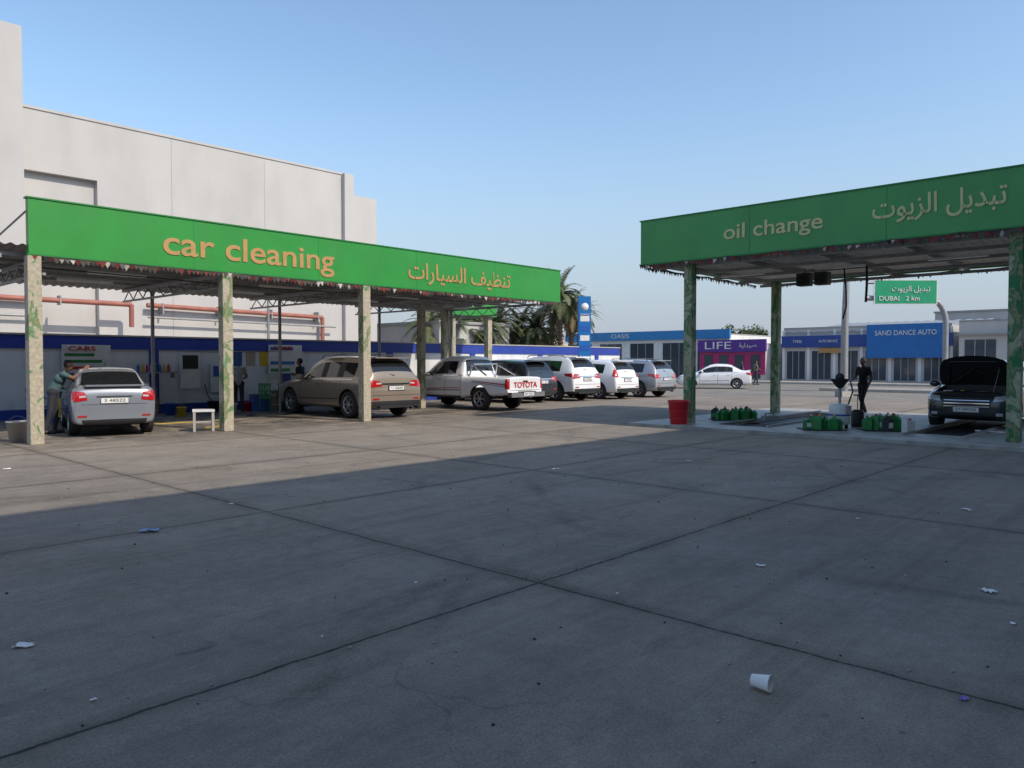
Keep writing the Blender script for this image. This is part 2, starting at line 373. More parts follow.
text('lettering_arabic',AR['t2'][::-1],c3,(A0-.01,-12.62,4.76),rz,2.4,GOLD2,.54,.006,.012)
e=empty('hanging_loudspeaker',M)
b=B()
for p,w_ in ((-8.75,.17),(-9.22,.17)):
    b.box((15.42,p-w_,3.60),(15.72,p+w_,3.93),DARK); b.box((15.55,p-.03,3.93),(15.62,p+.03,4.05),STEEL)
    b.lathe([(0,.01),(.09,0),(.12,.02),(.12,-.01)],RUB,16,Matrix.Translation((15.41,p,3.75))@Matrix.Rotation(math.pi/2,4,'Y'))
child(b.finish('cabinets',None,None,.03),e)
b=B(); b.tube([(15.6,-9.75,4.0),(15.62,-9.8,3.4),(15.5,-9.85,3.0),(15.55,-9.75,2.7)],.02,DARK)
b.tube([(15.6,-10.3,4.0),(15.62,-10.3,3.5),(15.5,-10.32,3.1)],.03,DARK); b.finish('hanging_air_hose',None,M)
b=B(); b.box((18.9,-6.9,5.2),(19.0,-6.8,5.5),STEEL); b.cb((18.95,-6.85,5.55),(.28,.28,.12),DARK); b.finish('flood_light',None,M)
b=B()
for (a0,a1,p0,p1) in ((11.6,20.3,-7.9,-5.9),(11.6,12.6,-9.1,-7.9),(18.6,20.3,-9.1,-7.9),(11.6,20.3,-12.0,-9.1),(11.6,13.3,-13.1,-12.0),(19.6,20.3,-13.1,-12),(11.6,20.3,-21,-13.1)):
    b.box((a0,p0,-.02),(a1,p1,.075),SLAB)
b.box((12.6,-9.1,.004),(18.6,-7.9,.008),DARK); b.box((13.3,-13.1,.004),(19.6,-12.0,.008),DARK)  # dark sheets in the slots stand in for the shade of deep pits
for p in (-7.9,-9.1,-12.,-13.1): b.box((12.6,p-.03,.075),(19,p+.03,.12),STEEL)
b.finish('service_platform',None,M)
# ------------------------------------------------------------------ station building behind the camera
EL=math.radians(43)
PB=-21.5; HB=(-PB-7.5)/.985*math.tan(EL)
e=empty('station_building',M); b=B()
b.box((-60,-45,0),(21.5,PB,HB),BEIGE); child(b.finish('walls'),e)
b=B()
for k in range(16):
    a=-55+k*4.8
    for z in (1,4.6,8.2): b.box((a,PB,z),(a+2.6,PB+.04,z+1.8),SGLASS); b.box((a-.08,PB,z-.08),(a+2.68,PB+.02,z+1.88),GREY)
child(b.finish('windows'),e)
# ------------------------------------------------------------------ CARS
def paint(name,c,metal=0,rough=.28):
    return pm(name,c,rough,metal,var=.06,scale=1.5,coat=.9,dirt=.06)
P_SIL=paint('paint_silver',(.30,.325,.375),.4,.25); P_BRO=paint('paint_bronze',(.29,.235,.185),.3); P_WHI=paint('paint_white',(.80,.81,.83))
P_BLK=paint('paint_black',(.02,.024,.032),.2,.2); P_SIL2=paint('paint_grey_silver',(.36,.39,.43),.35)
SUV=[(0.0,.40,.62,.70,.72,.60,0,'b'),(.012,.32,.80,.88,.86,.74,0,'b'),(.05,.27,.93,1.00,.94,.80,0,'b'),(.14,.25,.99,1.06,.985,.84,0,'b'),
 (.25,.25,1.03,1.11,1.,.85,0,'b'),(.285,.25,1.05,1.15,1.,.85,0,'ws'),(.355,.25,1.07,1.45,1.,.79,1,'ws'),(.42,.25,1.08,1.68,1.,.735,1,'s'),
 (.53,.25,1.09,1.76,1.,.72,1,'p'),(.548,.25,1.09,1.765,1.,.72,1,'s'),(.70,.25,1.10,1.765,1.,.72,1,'p'),(.72,.25,1.10,1.76,1.,.72,1,'s'),
 (.86,.26,1.12,1.73,.995,.71,1,'q'),(.925,.28,1.13,1.69,.985,.70,1,'rg'),(.975,.30,1.13,1.28,.975,.80,1,'b'),(.985,.31,1.06,1.14,.965,.84,0,'b'),
 (.997,.33,.84,.92,.93,.80,0,'b'),(1.0,.42,.70,.78,.82,.70,0,'b')]
SED=[(0.0,.34,.52,.58,.70,.58,0,'b'),(.012,.26,.66,.72,.85,.72,0,'b'),(.05,.22,.76,.82,.94,.80,0,'b'),(.14,.20,.84,.90,.985,.84,0,'b'),
 (.25,.20,.90,.97,1.,.85,0,'b'),(.275,.20,.92,1.0,1.,.85,0,'ws'),(.36,.20,.94,1.26,1.,.78,1,'ws'),(.43,.20,.95,1.42,1.,.72,1,'s'),
 (.52,.20,.96,1.485,1.,.70,1,'p'),(.538,.20,.96,1.49,1.,.70,1,'s'),(.66,.20,.97,1.475,1.,.70,1,'p'),(.675,.20,.975,1.47,1.,.70,1,'s'),
 (.745,.21,.99,1.42,.995,.69,1,'rgq'),(.83,.22,1.01,1.20,.985,.74,1,'rgq'),(.885,.23,1.02,1.09,.98,.82,0,'b'),(.95,.24,1.03,1.10,.965,.83,0,'b'),
 (.985,.26,1.0,1.07,.945,.82,0,'b'),(.997,.28,.78,.85,.91,.78,0,'b'),(1.0,.36,.56,.64,.80,.68,0,'b')]
PICK=[(0.0,.44,.72,.80,.74,.64,0,'b'),(.012,.38,.88,.96,.87,.76,0,'b'),(.045,.36,.98,1.06,.94,.82,0,'b'),(.13,.36,1.04,1.12,.985,.85,0,'b'),
 (.235,.36,1.08,1.16,1.,.86,0,'b'),(.255,.36,1.10,1.19,1.,.86,0,'ws'),(.32,.36,1.12,1.50,1.,.79,1,'ws'),(.37,.36,1.12,1.72,1.,.74,1,'s'),
 (.455,.36,1.13,1.80,1.,.73,1,'p'),(.47,.36,1.13,1.80,1.,.73,1,'s'),(.565,.36,1.14,1.79,1.,.73,1,'q'),(.60,.36,1.14,1.76,1.,.73,1,'rg'),
 (.622,.36,1.12,1.22,1.,.80,1,'b'),(.63,.42,1.06,1.12,.99,.90,0,'b'),(.80,.46,1.06,1.12,.99,.90,0,'b'),(.985,.50,1.06,1.12,.985,.90,0,'b'),
 (.997,.52,1.04,1.10,.97,.89,0,'b'),(1.0,.56,.98,1.06,.95,.86,0,'b')]
def wheel(b,x,y,r,w,side,rimr=.64,rmat=RIM):
    mx=Matrix.Translation((x,y,r))@Matrix.Rotation(-side*math.pi/2,4,'X')
    h=w/2; R=r*rimr
    b.lathe([(R,-h*.95),(r*.9,-h),(r,-h*.75),(r,h*.75),(r*.93,h),(R,h*.95),(R*.98,h*.8)],RUB,32,mx)
    b.lathe([(R,h*.9),(R*.93,h*.8),(R*.9,h*.2),(.04,h*.15),(0,h*.15)],DARK,28,mx)
    b.lathe([(R*1.0,h*.93),(R*.92,h*.93),(R*.9,h*.6)],rmat,28,mx)
    b.lathe([(0,h*.82),(R*.2,h*.8),(R*.24,h*.4)],rmat,12,mx)
    for k in range(6):
        m2=mx@Matrix.Rotation(k*math.pi/3,4,'Z'); 
        b.add([m2@Vector(q) for q in ((R*.12,-R*.12,h*.78),(R*.95,-R*.08,h*.88),(R*.95,R*.08,h*.88),(R*.12,R*.12,h*.78),(R*.12,-R*.15,h*.3),(R*.95,-R*.1,h*.3),(R*.95,R*.1,h*.3),(R*.12,R*.15,h*.3))],
              [(0,1,2,3),(0,4,5,1),(3,2,6,7)],rmat)
def make_car(name,spec,L,Wd,H,pt,rear,head,wheels=(.185,.80),wr=.36,kind='suv',clad=False,rails=False,chrome=True,tail='std',hoodopen=False,plate='14 852',bed=False,z0=0,rmat=RIM):
    hv=Vector((head[0],head[1],0)).normalized(); c=Vector((rear[0],rear[1],0))+hv*L/2
    ang=math.atan2(hv.y,hv.x); root=empty(name,Matrix.Translation((c.x,c.y,z0))@Matrix.Rotation(ang,4,'Z'))
    mats=[pt,GLASS,DARK,CHR]
    Href=max(s[3] for s in spec)+.01; kz=H/Href; hw=Wd/2
    vs=[];rings=[];K=11
    for (f,zb,zbe,zt,w,wt,cab,sg) in spec:
        x=L/2-f*L; w*=hw; wt*=hw; zb*=kz;zbe*=kz;zt*=kz; h=zbe-zb
        d6,d7,d8=(.085,.035,.01) if cab else (.035,.016,.006)
        hp=[(0,zb),(w*.86,zb),(w*.965,zb+.09*h),(w*.995,zb+.40*h),(w,zb+.72*h),(w*.965,zbe),(wt,zt-d6),(wt*.93,zt-d7),(wt*.80,zt-d8),(wt*.45,zt+.006),(0,zt+.012)]
        o=len(vs); vs+=[(x,y,z) for y,z in hp]; vs+=[(x,-y,z) for y,z in hp[1:-1]]
        Lr=[o+i for i in range(K)]; Rr=[o]+[o+K+i for i in range(K-2)]+[o+K-1]
        rings.append((Lr,Rr))
    fs=[];mi=[]
    for i in range(len(spec)-1):
        sg=spec[i][7]
        for j in range(K-1):
            k=0
            if j==0: k=2
            elif j==1 and clad: k=2
            elif j==5 and sg in('s','ws'): k=1
            elif j==5 and sg=='p': k=2
            elif j>=7 and sg in('ws','rg','rgq'): k=1
            for side in (0,1):
                A=rings[i][side];C=rings[i+1][side]; q=[A[j],A[j+1],C[j+1],C[j]]
                if side: q=q[::-1]
                fs.append(q); mi.append(k)
    for end,(Lr,Rr) in ((0,rings[0]),(1,rings[-1])):
        for j in range(K-1):
            if j==0: q=[Lr[0],Rr[1],Lr[1]]
            elif j==K-2: q=[Lr[j],Rr[j],Lr[j+1]]
            else: q=[Lr[j],Rr[j],Rr[j+1],Lr[j+1]]
            if end: q=q[::-1]
            fs.append(q); mi.append(2 if j<2 else 0)
    me=bpy.data.meshes.new('b'); me.from_pydata(vs,[],fs); [me.materials.append(m) for m in mats]
    me.polygons.foreach_set('material_index',mi); me.update()
    bmx=bmesh.new(); bmx.from_mesh(me); bmesh.ops.recalc_face_normals(bmx,faces=bmx.faces); bmx.to_mesh(me); bmx.free()
    ob=bpy.data.objects.new('body',me); sc.collection.objects.link(ob)
    s=ob.modifiers.new('s','SUBSURF'); s.levels=2; s.render_levels=2
    cut=B(); 
    [cut.mi(m) for m in mats]
    for wx in wheels:
        x=L/2-wx*L
        for sd in (1,-1):
            y0,y1=sd*(hw-.33),sd*(hw+.2)
            cut.cyl((x,min(y0,y1),wr*1.0),(x,max(y0,y1),wr*1.0),wr*1.17,wr*1.17,DARK,36,True,True)
    if bed:
        fx=.638; cut.box((-L/2+.07,-hw+.14,.75*kz),(L/2-fx*L,hw-.14,1.6*kz),pt)
    if hoodopen:
        cut.box((L/2-.255*L,-hw*.76,.62*kz),(L/2-.05*L,hw*.76,1.5*kz),DARK)
    co=cut.finish('cut')
    bo=ob.modifiers.new('c','BOOLEAN'); bo.object=co; bo.operation='DIFFERENCE'; bo.solver='EXACT'; bo.use_self=True
    dg=bpy.context.evaluated_depsgraph_get(); dg.update()
    nm=bpy.data.meshes.new_from_object(ob.evaluated_get(dg)); 
    bpy.data.objects.remove(ob); bpy.data.objects.remove(co)
    for p in nm.polygons: p.use_smooth=True
    nm.set_sharp_from_angle(angle=math.radians(42))
    body=bpy.data.objects.new('body',nm); sc.collection.objects.link(body); body.parent=root
    bm=bmesh.new(); bm.from_mesh(nm); bvh=BVHTree.FromBMesh(bm); bm.free()
    det=B()
    def hit(face,u,v):
        if face=='rear': o_,d_=Vector((-L,u,v)),Vector((1,0,0))
        elif face=='front': o_,d_=Vector((L,u,v)),Vector((-1,0,0))
        elif face=='left': o_,d_=Vector((u,3,v)),Vector((0,-1,0))
        elif face=='right': o_,d_=Vector((u,-3,v)),Vector((0,1,0))
        else: o_,d_=Vector((u,v,4)),Vector((0,0,-1))
        r=bvh.ray_cast(o_,d_); return (r[0],d_) if r[0] is not None else (None,d_)
    def patch(face,c,mat,off=.006,nu=8,nv=4):
        c=[Vector(q) for q in c]; g=[]
        for j in range(nv+1):
            for i in range(nu+1):
                s_=i/nu;t=j/nv; q=(c[0]*(1-s_)+c[1]*s_)*(1-t)+(c[3]*(1-s_)+c[2]*s_)*t
                h_,d_=hit(face,q.x,q.y); g.append(None if h_ is None else h_-d_*off)
        idx={};vv=[]
        for k,q in enumerate(g):
            if q is not None: idx[k]=len(vv); vv.append(q)
        ff=[]
        for j in range(nv):
            for i in range(nu):
                a=j*(nu+1)+i; q=[a,a+1,a+nu+2,a+nu+1]
                if all(k in idx for k in q):
                    P=[g[k] for k in q]; mxd=max((P[m_]-P[(m_+1)%4]).length for m_ in range(4))
                    if mxd<.28: ff.append([idx[k] for k in q])
        if ff: det.add(vv,ff,mat,True)
    def sym(face,c,mat,**k):
        patch(face,c,mat,**k)
        patch(face,[(-q[0],q[1]) for q in c],mat,**k)
    def both(c,mat,**k): patch('left',c,mat,**k); patch('right',c,mat,**k)
    X=lambda f:L/2-f*L
    Z=lambda z:z*kz
    lines=[(.30,.36),(.545,.57),(.73,.745)] if not bed else [(.265,.32),(.462,.478),(.605,.61)]
    zb_=spec[5][1]+.08; zbe=spec[8][2]-.03
    for f0,f1 in lines:
        both([(X(f0)-.006,Z(zb_)),(X(f0)+.006,Z(zb_)),(X(f0)+.006,Z(zbe)),(X(f0)-.006,Z(zbe))],DARK,off=.0025,nu=1,nv=10)
    fr,to=lines[0][0],lines[-1][0]
    both([(X(fr),Z(zb_)),(X(to),Z(zb_)),(X(to),Z(zb_+.012)),(X(fr),Z(zb_+.012))],DARK,off=.0025,nu=14,nv=1)
    if chrome: both([(X(.33),Z(zbe+.022)),(X(to+.1),Z(zbe+.04)),(X(to+.1),Z(zbe+.055)),(X(.33),Z(zbe+.037))],CHR,off=.006,nu=20,nv=1)
    for f in ((lines[1][0]-.045),(lines[2][0]-.045)):
        both([(X(f)-.09,Z(zbe-.13)),(X(f)+.09,Z(zbe-.13)),(X(f)+.09,Z(zbe-.10)),(X(f)-.09,Z(zbe-.10))],CHR if chrome else pt,off=.025,nu=3,nv=1)
    both([(X(fr+.01),Z(zb_+.17)),(X(to-.0),Z(zb_+.2)),(X(to),Z(zb_+.225)),(X(fr+.01),Z(zb_+.195))],DARK,off=.004,nu=14,nv=1)
    for wx in wheels:
        for k in range(14):
            t0=math.pi*k/14;t1=math.pi*(k+1)/14;r0=wr*1.17;r1=wr*1.17+(.05 if clad else .02)
            cx=X(wx); q=[(cx+r0*math.cos(t0),wr+r0*math.sin(t0)),(cx+r1*math.cos(t0),wr+r1*math.sin(t0)),(cx+r1*math.cos(t1),wr+r1*math.sin(t1)),(cx+r0*math.cos(t1),wr+r0*math.sin(t1))]
            both(q,DARK if clad else pt,off=.012,nu=1,nv=1)
    mz=Z(zbe+.08); mxx=X(.335)
    for sd in (1,-1):
        det.ell((mxx,sd*(hw+.10),mz),(.07,.12,.085),pt if not bed else CHR,12,8); det.box((mxx-.02,sd*(hw-.06) if sd>0 else -(hw+.04),mz-.05),(mxx+.02,hw+.04 if sd>0 else -(hw-.06),mz-.01),DARK)
    if rails:
        for sd in (1,-1):
            pts=[(X(.44),sd*hw*.64,Z(1.70)),(X(.47),sd*hw*.65,Z(1.80)),(X(.66),sd*hw*.65,Z(1.815)),(X(.83),sd*hw*.64,Z(1.79)),(X(.87),sd*hw*.63,Z(1.70))]
            det.tube(pts,.018,STEEL,6)
    if kind=='suv':
        if tail=='tall': sym('rear',[(hw*.72,Z(1.0)),(hw*.93,Z(.98)),(hw*.90,Z(1.42)),(hw*.74,Z(1.42))],TAIL,off=.012); both([(X(.995),Z(1.0)),(X(.955),Z(1.03)),(X(.95),Z(1.3)),(X(.98),Z(1.3))],TAIL,off=.01)
        else:
            sym('rear',[(hw*.50,Z(.92)),(hw*.94,Z(.88)),(hw*.96,Z(1.10)),(hw*.56,Z(1.06))],TAIL,off=.012); both([(X(.997),Z(.93)),(X(.91),Z(1.0)),(X(.90),Z(1.09)),(X(.985),Z(1.10))],TAIL,off=.01)
            sym('rear',[(hw*.52,Z(.98)),(hw*.70,Z(.97)),(hw*.70,Z(1.01)),(hw*.54,Z(1.02))],LAMP,off=.016)
        patch('rear',[(-hw*.5,Z(.96)),(hw*.5,Z(.96)),(hw*.5,Z(1.0)),(-hw*.5,Z(1.0))],CHR,off=.012)
        patch('rear',[(-.30,Z(.78)),(.30,Z(.78)),(.28,Z(.94)),(-.28,Z(.94))],DARK,off=.004)
        patch('rear',[(-hw*.85,Z(.36)),(hw*.85,Z(.36)),(hw*.90,Z(.50)),(-hw*.90,Z(.50))],DARK,off=.010,nu=14)
        sym('rear',[(hw*.62,Z(.54)),(hw*.84,Z(.54)),(hw*.84,Z(.58)),(hw*.62,Z(.58))],TAIL,off=.014)
        det.box((-L/2-.0,-hw*.6,Z(.30)),(-L/2+.2,hw*.6,Z(.40)),DARK); zpl=Z(.86)
        patch('rear',[(-hw*.88,Z(.655)),(hw*.88,Z(.655)),(hw*.88,Z(.665)),(-hw*.88,Z(.665))],DARK,off=.004,nu=12,nv=1)
        det.box((X(.965)-.03,-hw*.62,Z(1.70)),(X(.90),hw*.62,Z(1.735)),pt)
        det.cyl((X(.98)-.02,.0,Z(1.22)),(X(.955)-.03,.42,Z(1.30)),.010,.008,DARK,6)
        det.cyl((-L/2+.15,-hw*.6,Z(.27)),(-L/2-.01,-hw*.6,Z(.27)),.035,.035,CHR,10)
    elif kind=='sedan':
        sym('rear',[(hw*.60,Z(.80)),(hw*.95,Z(.76)),(hw*.95,Z(1.0)),(hw*.66,Z(.97))],TAIL,off=.012); both([(X(.995),Z(.80)),(X(.93),Z(.88)),(X(.925),Z(.98)),(X(.985),Z(.99))],TAIL,off=.01)
        sym('rear',[(hw*.64,Z(.86)),(hw*.78,Z(.85)),(hw*.78,Z(.89)),(hw*.65,Z(.90))],LAMP,off=.016)
        patch('rear',[(-.34,Z(.86)),(.34,Z(.86)),(.34,Z(.885)),(-.34,Z(.885))],CHR,off=.014)
        patch('rear',[(-hw*.74,Z(.70)),(hw*.74,Z(.70)),(hw*.74,Z(.708)),(-hw*.74,Z(.708))],DARK,off=.003,nu=12,nv=1)
        patch('rear',[(-.28,Z(.72)),(.28,Z(.72)),(.26,Z(.85)),(-.26,Z(.85))],DARK,off=.004); zpl=Z(.785)
        patch('rear',[(-hw*.7,Z(.28)),(hw*.7,Z(.28)),(hw*.74,Z(.38)),(-hw*.74,Z(.38))],DARK,off=.010,nu=14)
        sym('rear',[(hw*.62,Z(.44)),(hw*.82,Z(.44)),(hw*.82,Z(.475)),(hw*.62,Z(.475))],TAIL,off=.014)
        det.box((X(.995),-hw*.64,Z(1.085)),(X(.95),hw*.64,Z(1.125)),pt)
        det.cyl((-.1,0,Z(1.48)),(-.25,0,Z(1.62)),.008,.004,DARK,5)
    else:
        sym('rear',[(hw*.86,Z(.72)),(hw*.985,Z(.72)),(hw*.985,Z(1.05)),(hw*.86,Z(1.05))],TAIL,off=.012); both([(X(.998),Z(.73)),(X(.98),Z(.73)),(X(.98),Z(1.04)),(X(.998),Z(1.04))],TAIL,off=.01)
        det.box((-L/2-.14,-hw*.92,.46),(-L/2+.05,hw*.92,.62),CHR); det.box((-L/2-.15,-hw*.4,.60),(-L/2+.02,hw*.4,.64),DARK)
        patch('rear',[(-hw*.84,Z(.66)),(hw*.84,Z(.66)),(hw*.84,Z(.675)),(-hw*.84,Z(.675))],DARK,off=.003,nu=12,nv=1)
        patch('rear',[(-.12,Z(.93)),(.12,Z(.93)),(.12,Z(.99)),(-.12,Z(.99))],DARK,off=.008); zpl=.56
        text('tailgate_lettering','TOYOTA',root,(-L/2-.012,0,Z(.84)),(math.pi/2,0,-math.pi/2),1.2,RED,.19,.002,.02)
        STR=pm('stripe_red',(.45,.02,.02),.4); STK=pm('stripe_dark',(.05,.05,.06),.4)
        both([(X(.70),Z(.96)),(X(.98),Z(.84)),(X(.98),Z(.88)),(X(.70),Z(.985))],STR,off=.003,nu=16,nv=1)
        both([(X(.30),Z(.66)),(X(.60),Z(.72)),(X(.60),Z(.74)),(X(.30),Z(.69))],STR,off=.003,nu=16,nv=1)
        both([(X(.70),Z(.92)),(X(.98),Z(.79)),(X(.98),Z(.81)),(X(.70),Z(.935))],STK,off=.003,nu=16,nv=1)
        for sd in (1,-1): det.tube([(X(.64),sd*hw*.72,Z(1.1)),(X(.66),sd*hw*.68,Z(1.52)),(X(.80),sd*hw*.80,Z(1.14))],.03,CHR,8)
        det.tube([(X(.66),hw*.68,Z(1.52)),(X(.66),-hw*.68,Z(1.52))],.03,CHR,8)
        det.tube([(X(.3),hw*.98,.42),(X(.6),hw*.98,.42)],.035,DARK,8); det.tube([(X(.3),-hw*.98,.42),(X(.6),-hw*.98,.42)],.035,DARK,8)
    h_,_=hit('rear',0,zpl); xr=(h_.x if h_ is not None else -L/2)-.02
    if kind=='pick': xr=-L/2-.155
    det.box((xr-.006,-.26,zpl-.055),(xr,.26,zpl+.055),PLATE)
    text('rear_plate_text',plate,root,(xr-.009,0,zpl),(math.pi/2,0,-math.pi/2),.40,DARK,.06,.001)
    if kind=='sedan': zg0,zg1,zh0,zh1=.42,.62,.62,.76
    else: zg0,zg1,zh0,zh1=.56,.84,.74,.90
    patch('front',[(-hw*.5,Z(zg0)),(hw*.5,Z(zg0)),(hw*.56,Z(zg1)),(-hw*.56,Z(zg1))],DARK,off=.006)
    for k in range(3):
        z=zg0+.05+k*(zg1-zg0-.06)/3; patch('front',[(-hw*.5,Z(z)),(hw*.5,Z(z)),(hw*.5,Z(z+.02)),(-hw*.5,Z(z+.02))],CHR,off=.014,nv=1)
    sym('front',[(hw*.58,Z(zh0)),(hw*.93,Z(zh0+.05)),(hw*.93,Z(zh1)),(hw*.6,Z(zh1-.03))],LAMP,off=.012)
    both([(X(.03),Z(zh0+.06)),(X(.09),Z(zh0+.10)),(X(.09),Z(zh1)),(X(.03),Z(zh1))],LAMP,off=.01,nu=4)
    patch('front',[(-hw*.8,Z(zg0-.2)),(hw*.8,Z(zg0-.2)),(hw*.8,Z(zg0-.07)),(-hw*.8,Z(zg0-.07))],DARK,off=.008,nu=14)
    sym('front',[(hw*.64,Z(zg0-.16)),(hw*.78,Z(zg0-.16)),(hw*.78,Z(zg0-.09)),(hw*.64,Z(zg0-.09))],LAMP,off=.014,nu=3,nv=2)
    h_,_=hit('front',0,Z(zg0-.02)); xf=(h_.x if h_ is not None else L/2)+.025
    det.box((xf-.006,-.26,Z(zg0-.02)-.055),(xf,.26,Z(zg0-.02)+.055),PLATE)
    text('front_plate_text',plate,root,(xf+.003,0,Z(zg0-.02)),(math.pi/2,0,math.pi/2),.40,DARK,.06,.001)
    if hoodopen:
        hx=X(.25); ang_=math.radians(52); n=8; Lh=.20*L; vv=[];ff=[]
        for i in range(n+1):
            for j in range(n+1):
                u=i/n; v=j/n*2-1; d=u*Lh*(1-.12*abs(v)**3); wv=hw*(.84-.16*u**3)*v
                zz=.035*(1-v*v)-.05*u*u
                x_=hx+d*math.cos(ang_)-zz*math.sin(ang_); z_=Z(1.12)+d*math.sin(ang_)+zz*math.cos(ang_)
                vv.append((x_,wv,z_))
        for i in range(n):
            for j in range(n): a=i*(n+1)+j; ff.append((a,a+1,a+n+2,a+n+1))
        det.add(vv,ff,pt,True)
        vv2=[(x+.025*math.sin(ang_),y*.96,z-.025*math.cos(ang_)) for x,y,z in vv]; det.add(vv2,[f[::-1] for f in ff],DARK,True)
        def hp(u,y,o_=.04): return (hx+u*Lh*math.cos(ang_)+o_*math.sin(ang_),y,Z(1.12)+u*Lh*math.sin(ang_)-o_*math.cos(ang_)-.03*u*u)
        for pr in (((.08,-.6),(.85,-.5)),((.08,.6),(.85,.5)),((.85,-.5),(.85,.5)),((.1,-.5),(.6,0)),((.1,.5),(.6,0))): det.cyl(hp(*pr[0]),hp(*pr[1]),.018,.018,pt,6)
        det.cyl((X(.08),hw*.5,Z(.95)),hp(.6,hw*.55),.008,.008,STEEL,6)
        det.cb((X(.15),.05,Z(.82)),(.5,.6,.22),DARK); det.cb((X(.15),.08,Z(.95)),(.34,.4,.05),GREY); det.cb((X(.17),-.52,Z(.88)),(.26,.2,.2),WHP)
        det.cb((X(.12),.5,Z(.86)),(.25,.16,.16),DARK); det.tube([(X(.1),-.3,Z(.9)),(X(.12),0,Z(.99)),(X(.19),.3,Z(.92))],.03,RUB,6)
        det.cyl((X(.13),-.2,Z(.95)),(X(.13),-.2,Z(1.0)),.04,.04,YEL,10)
    o=det.finish('details'); o.parent=root
    wb=B()
    for wx in wheels:
        for sd in (1,-1): wheel(wb,X(wx),sd*(hw-.13),wr,.23,sd,rmat=rmat)
        wb.cyl((X(wx),-hw+.2,wr),(X(wx),hw-.2,wr),.04,.04,DARK,6)
    o=wb.finish('wheels'); o.parent=root
    return root
HD=tuple((M.to_3x3()@Vector((0,1,0)))[:2]); HU=tuple((M.to_3x3()@Vector((-1,0,0)))[:2])
def rr(a,p): v=W(a,p); return (v.x,v.y)
make_car('silver_sedan',SED,4.2,1.70,1.49,P_SIL,(-8.50,16.25),(-.55,.835),wr=.30,kind='sedan',plate='3 48522')
make_car('bronze_suv',SUV,5.0,1.96,1.78,P_BRO,rr(9.2,.35),HD,wr=.385,clad=False,rails=True,plate='11 26640')
make_car('pickup_truck',PICK,5.3,1.85,1.82,P_WHI,rr(14.2,-.1),(-.76,.65),wheels=(.175,.765),wr=.385,kind='pick',bed=True,plate='50 7321')
make_car('dark_suv',SUV,4.75,1.9,1.70,P_BLK,rr(18.05,2.4),HD,wr=.37,plate='9 41152')
make_car('white_suv',SUV,4.95,1.93,1.85,P_WHI,rr(20.45,2.07),HD,wr=.39,clad=True,tail='std',rails=True,plate='6 30218')
make_car('white_suv',SUV,4.6,1.85,1.70,P_WHI,rr(22.95,1.8),HD,wr=.36,tail='tall',plate='7 9015')
make_car('silver_suv',SUV,4.75,1.88,1.72,P_SIL2,rr(25.6,1.5),HD,wr=.37,rails=True,plate='5 77120')
make_car('black_suv',SUV,4.5,1.85,1.66,P_BLK,rr(20.0,-12.55),HU,wr=.36,hoodopen=True,plate='17 49742')
make_car('white_sedan',SED,4.3,1.75,1.50,P_WHI,(14.4,45.8),(-1,.25),wr=.31,kind='sedan')
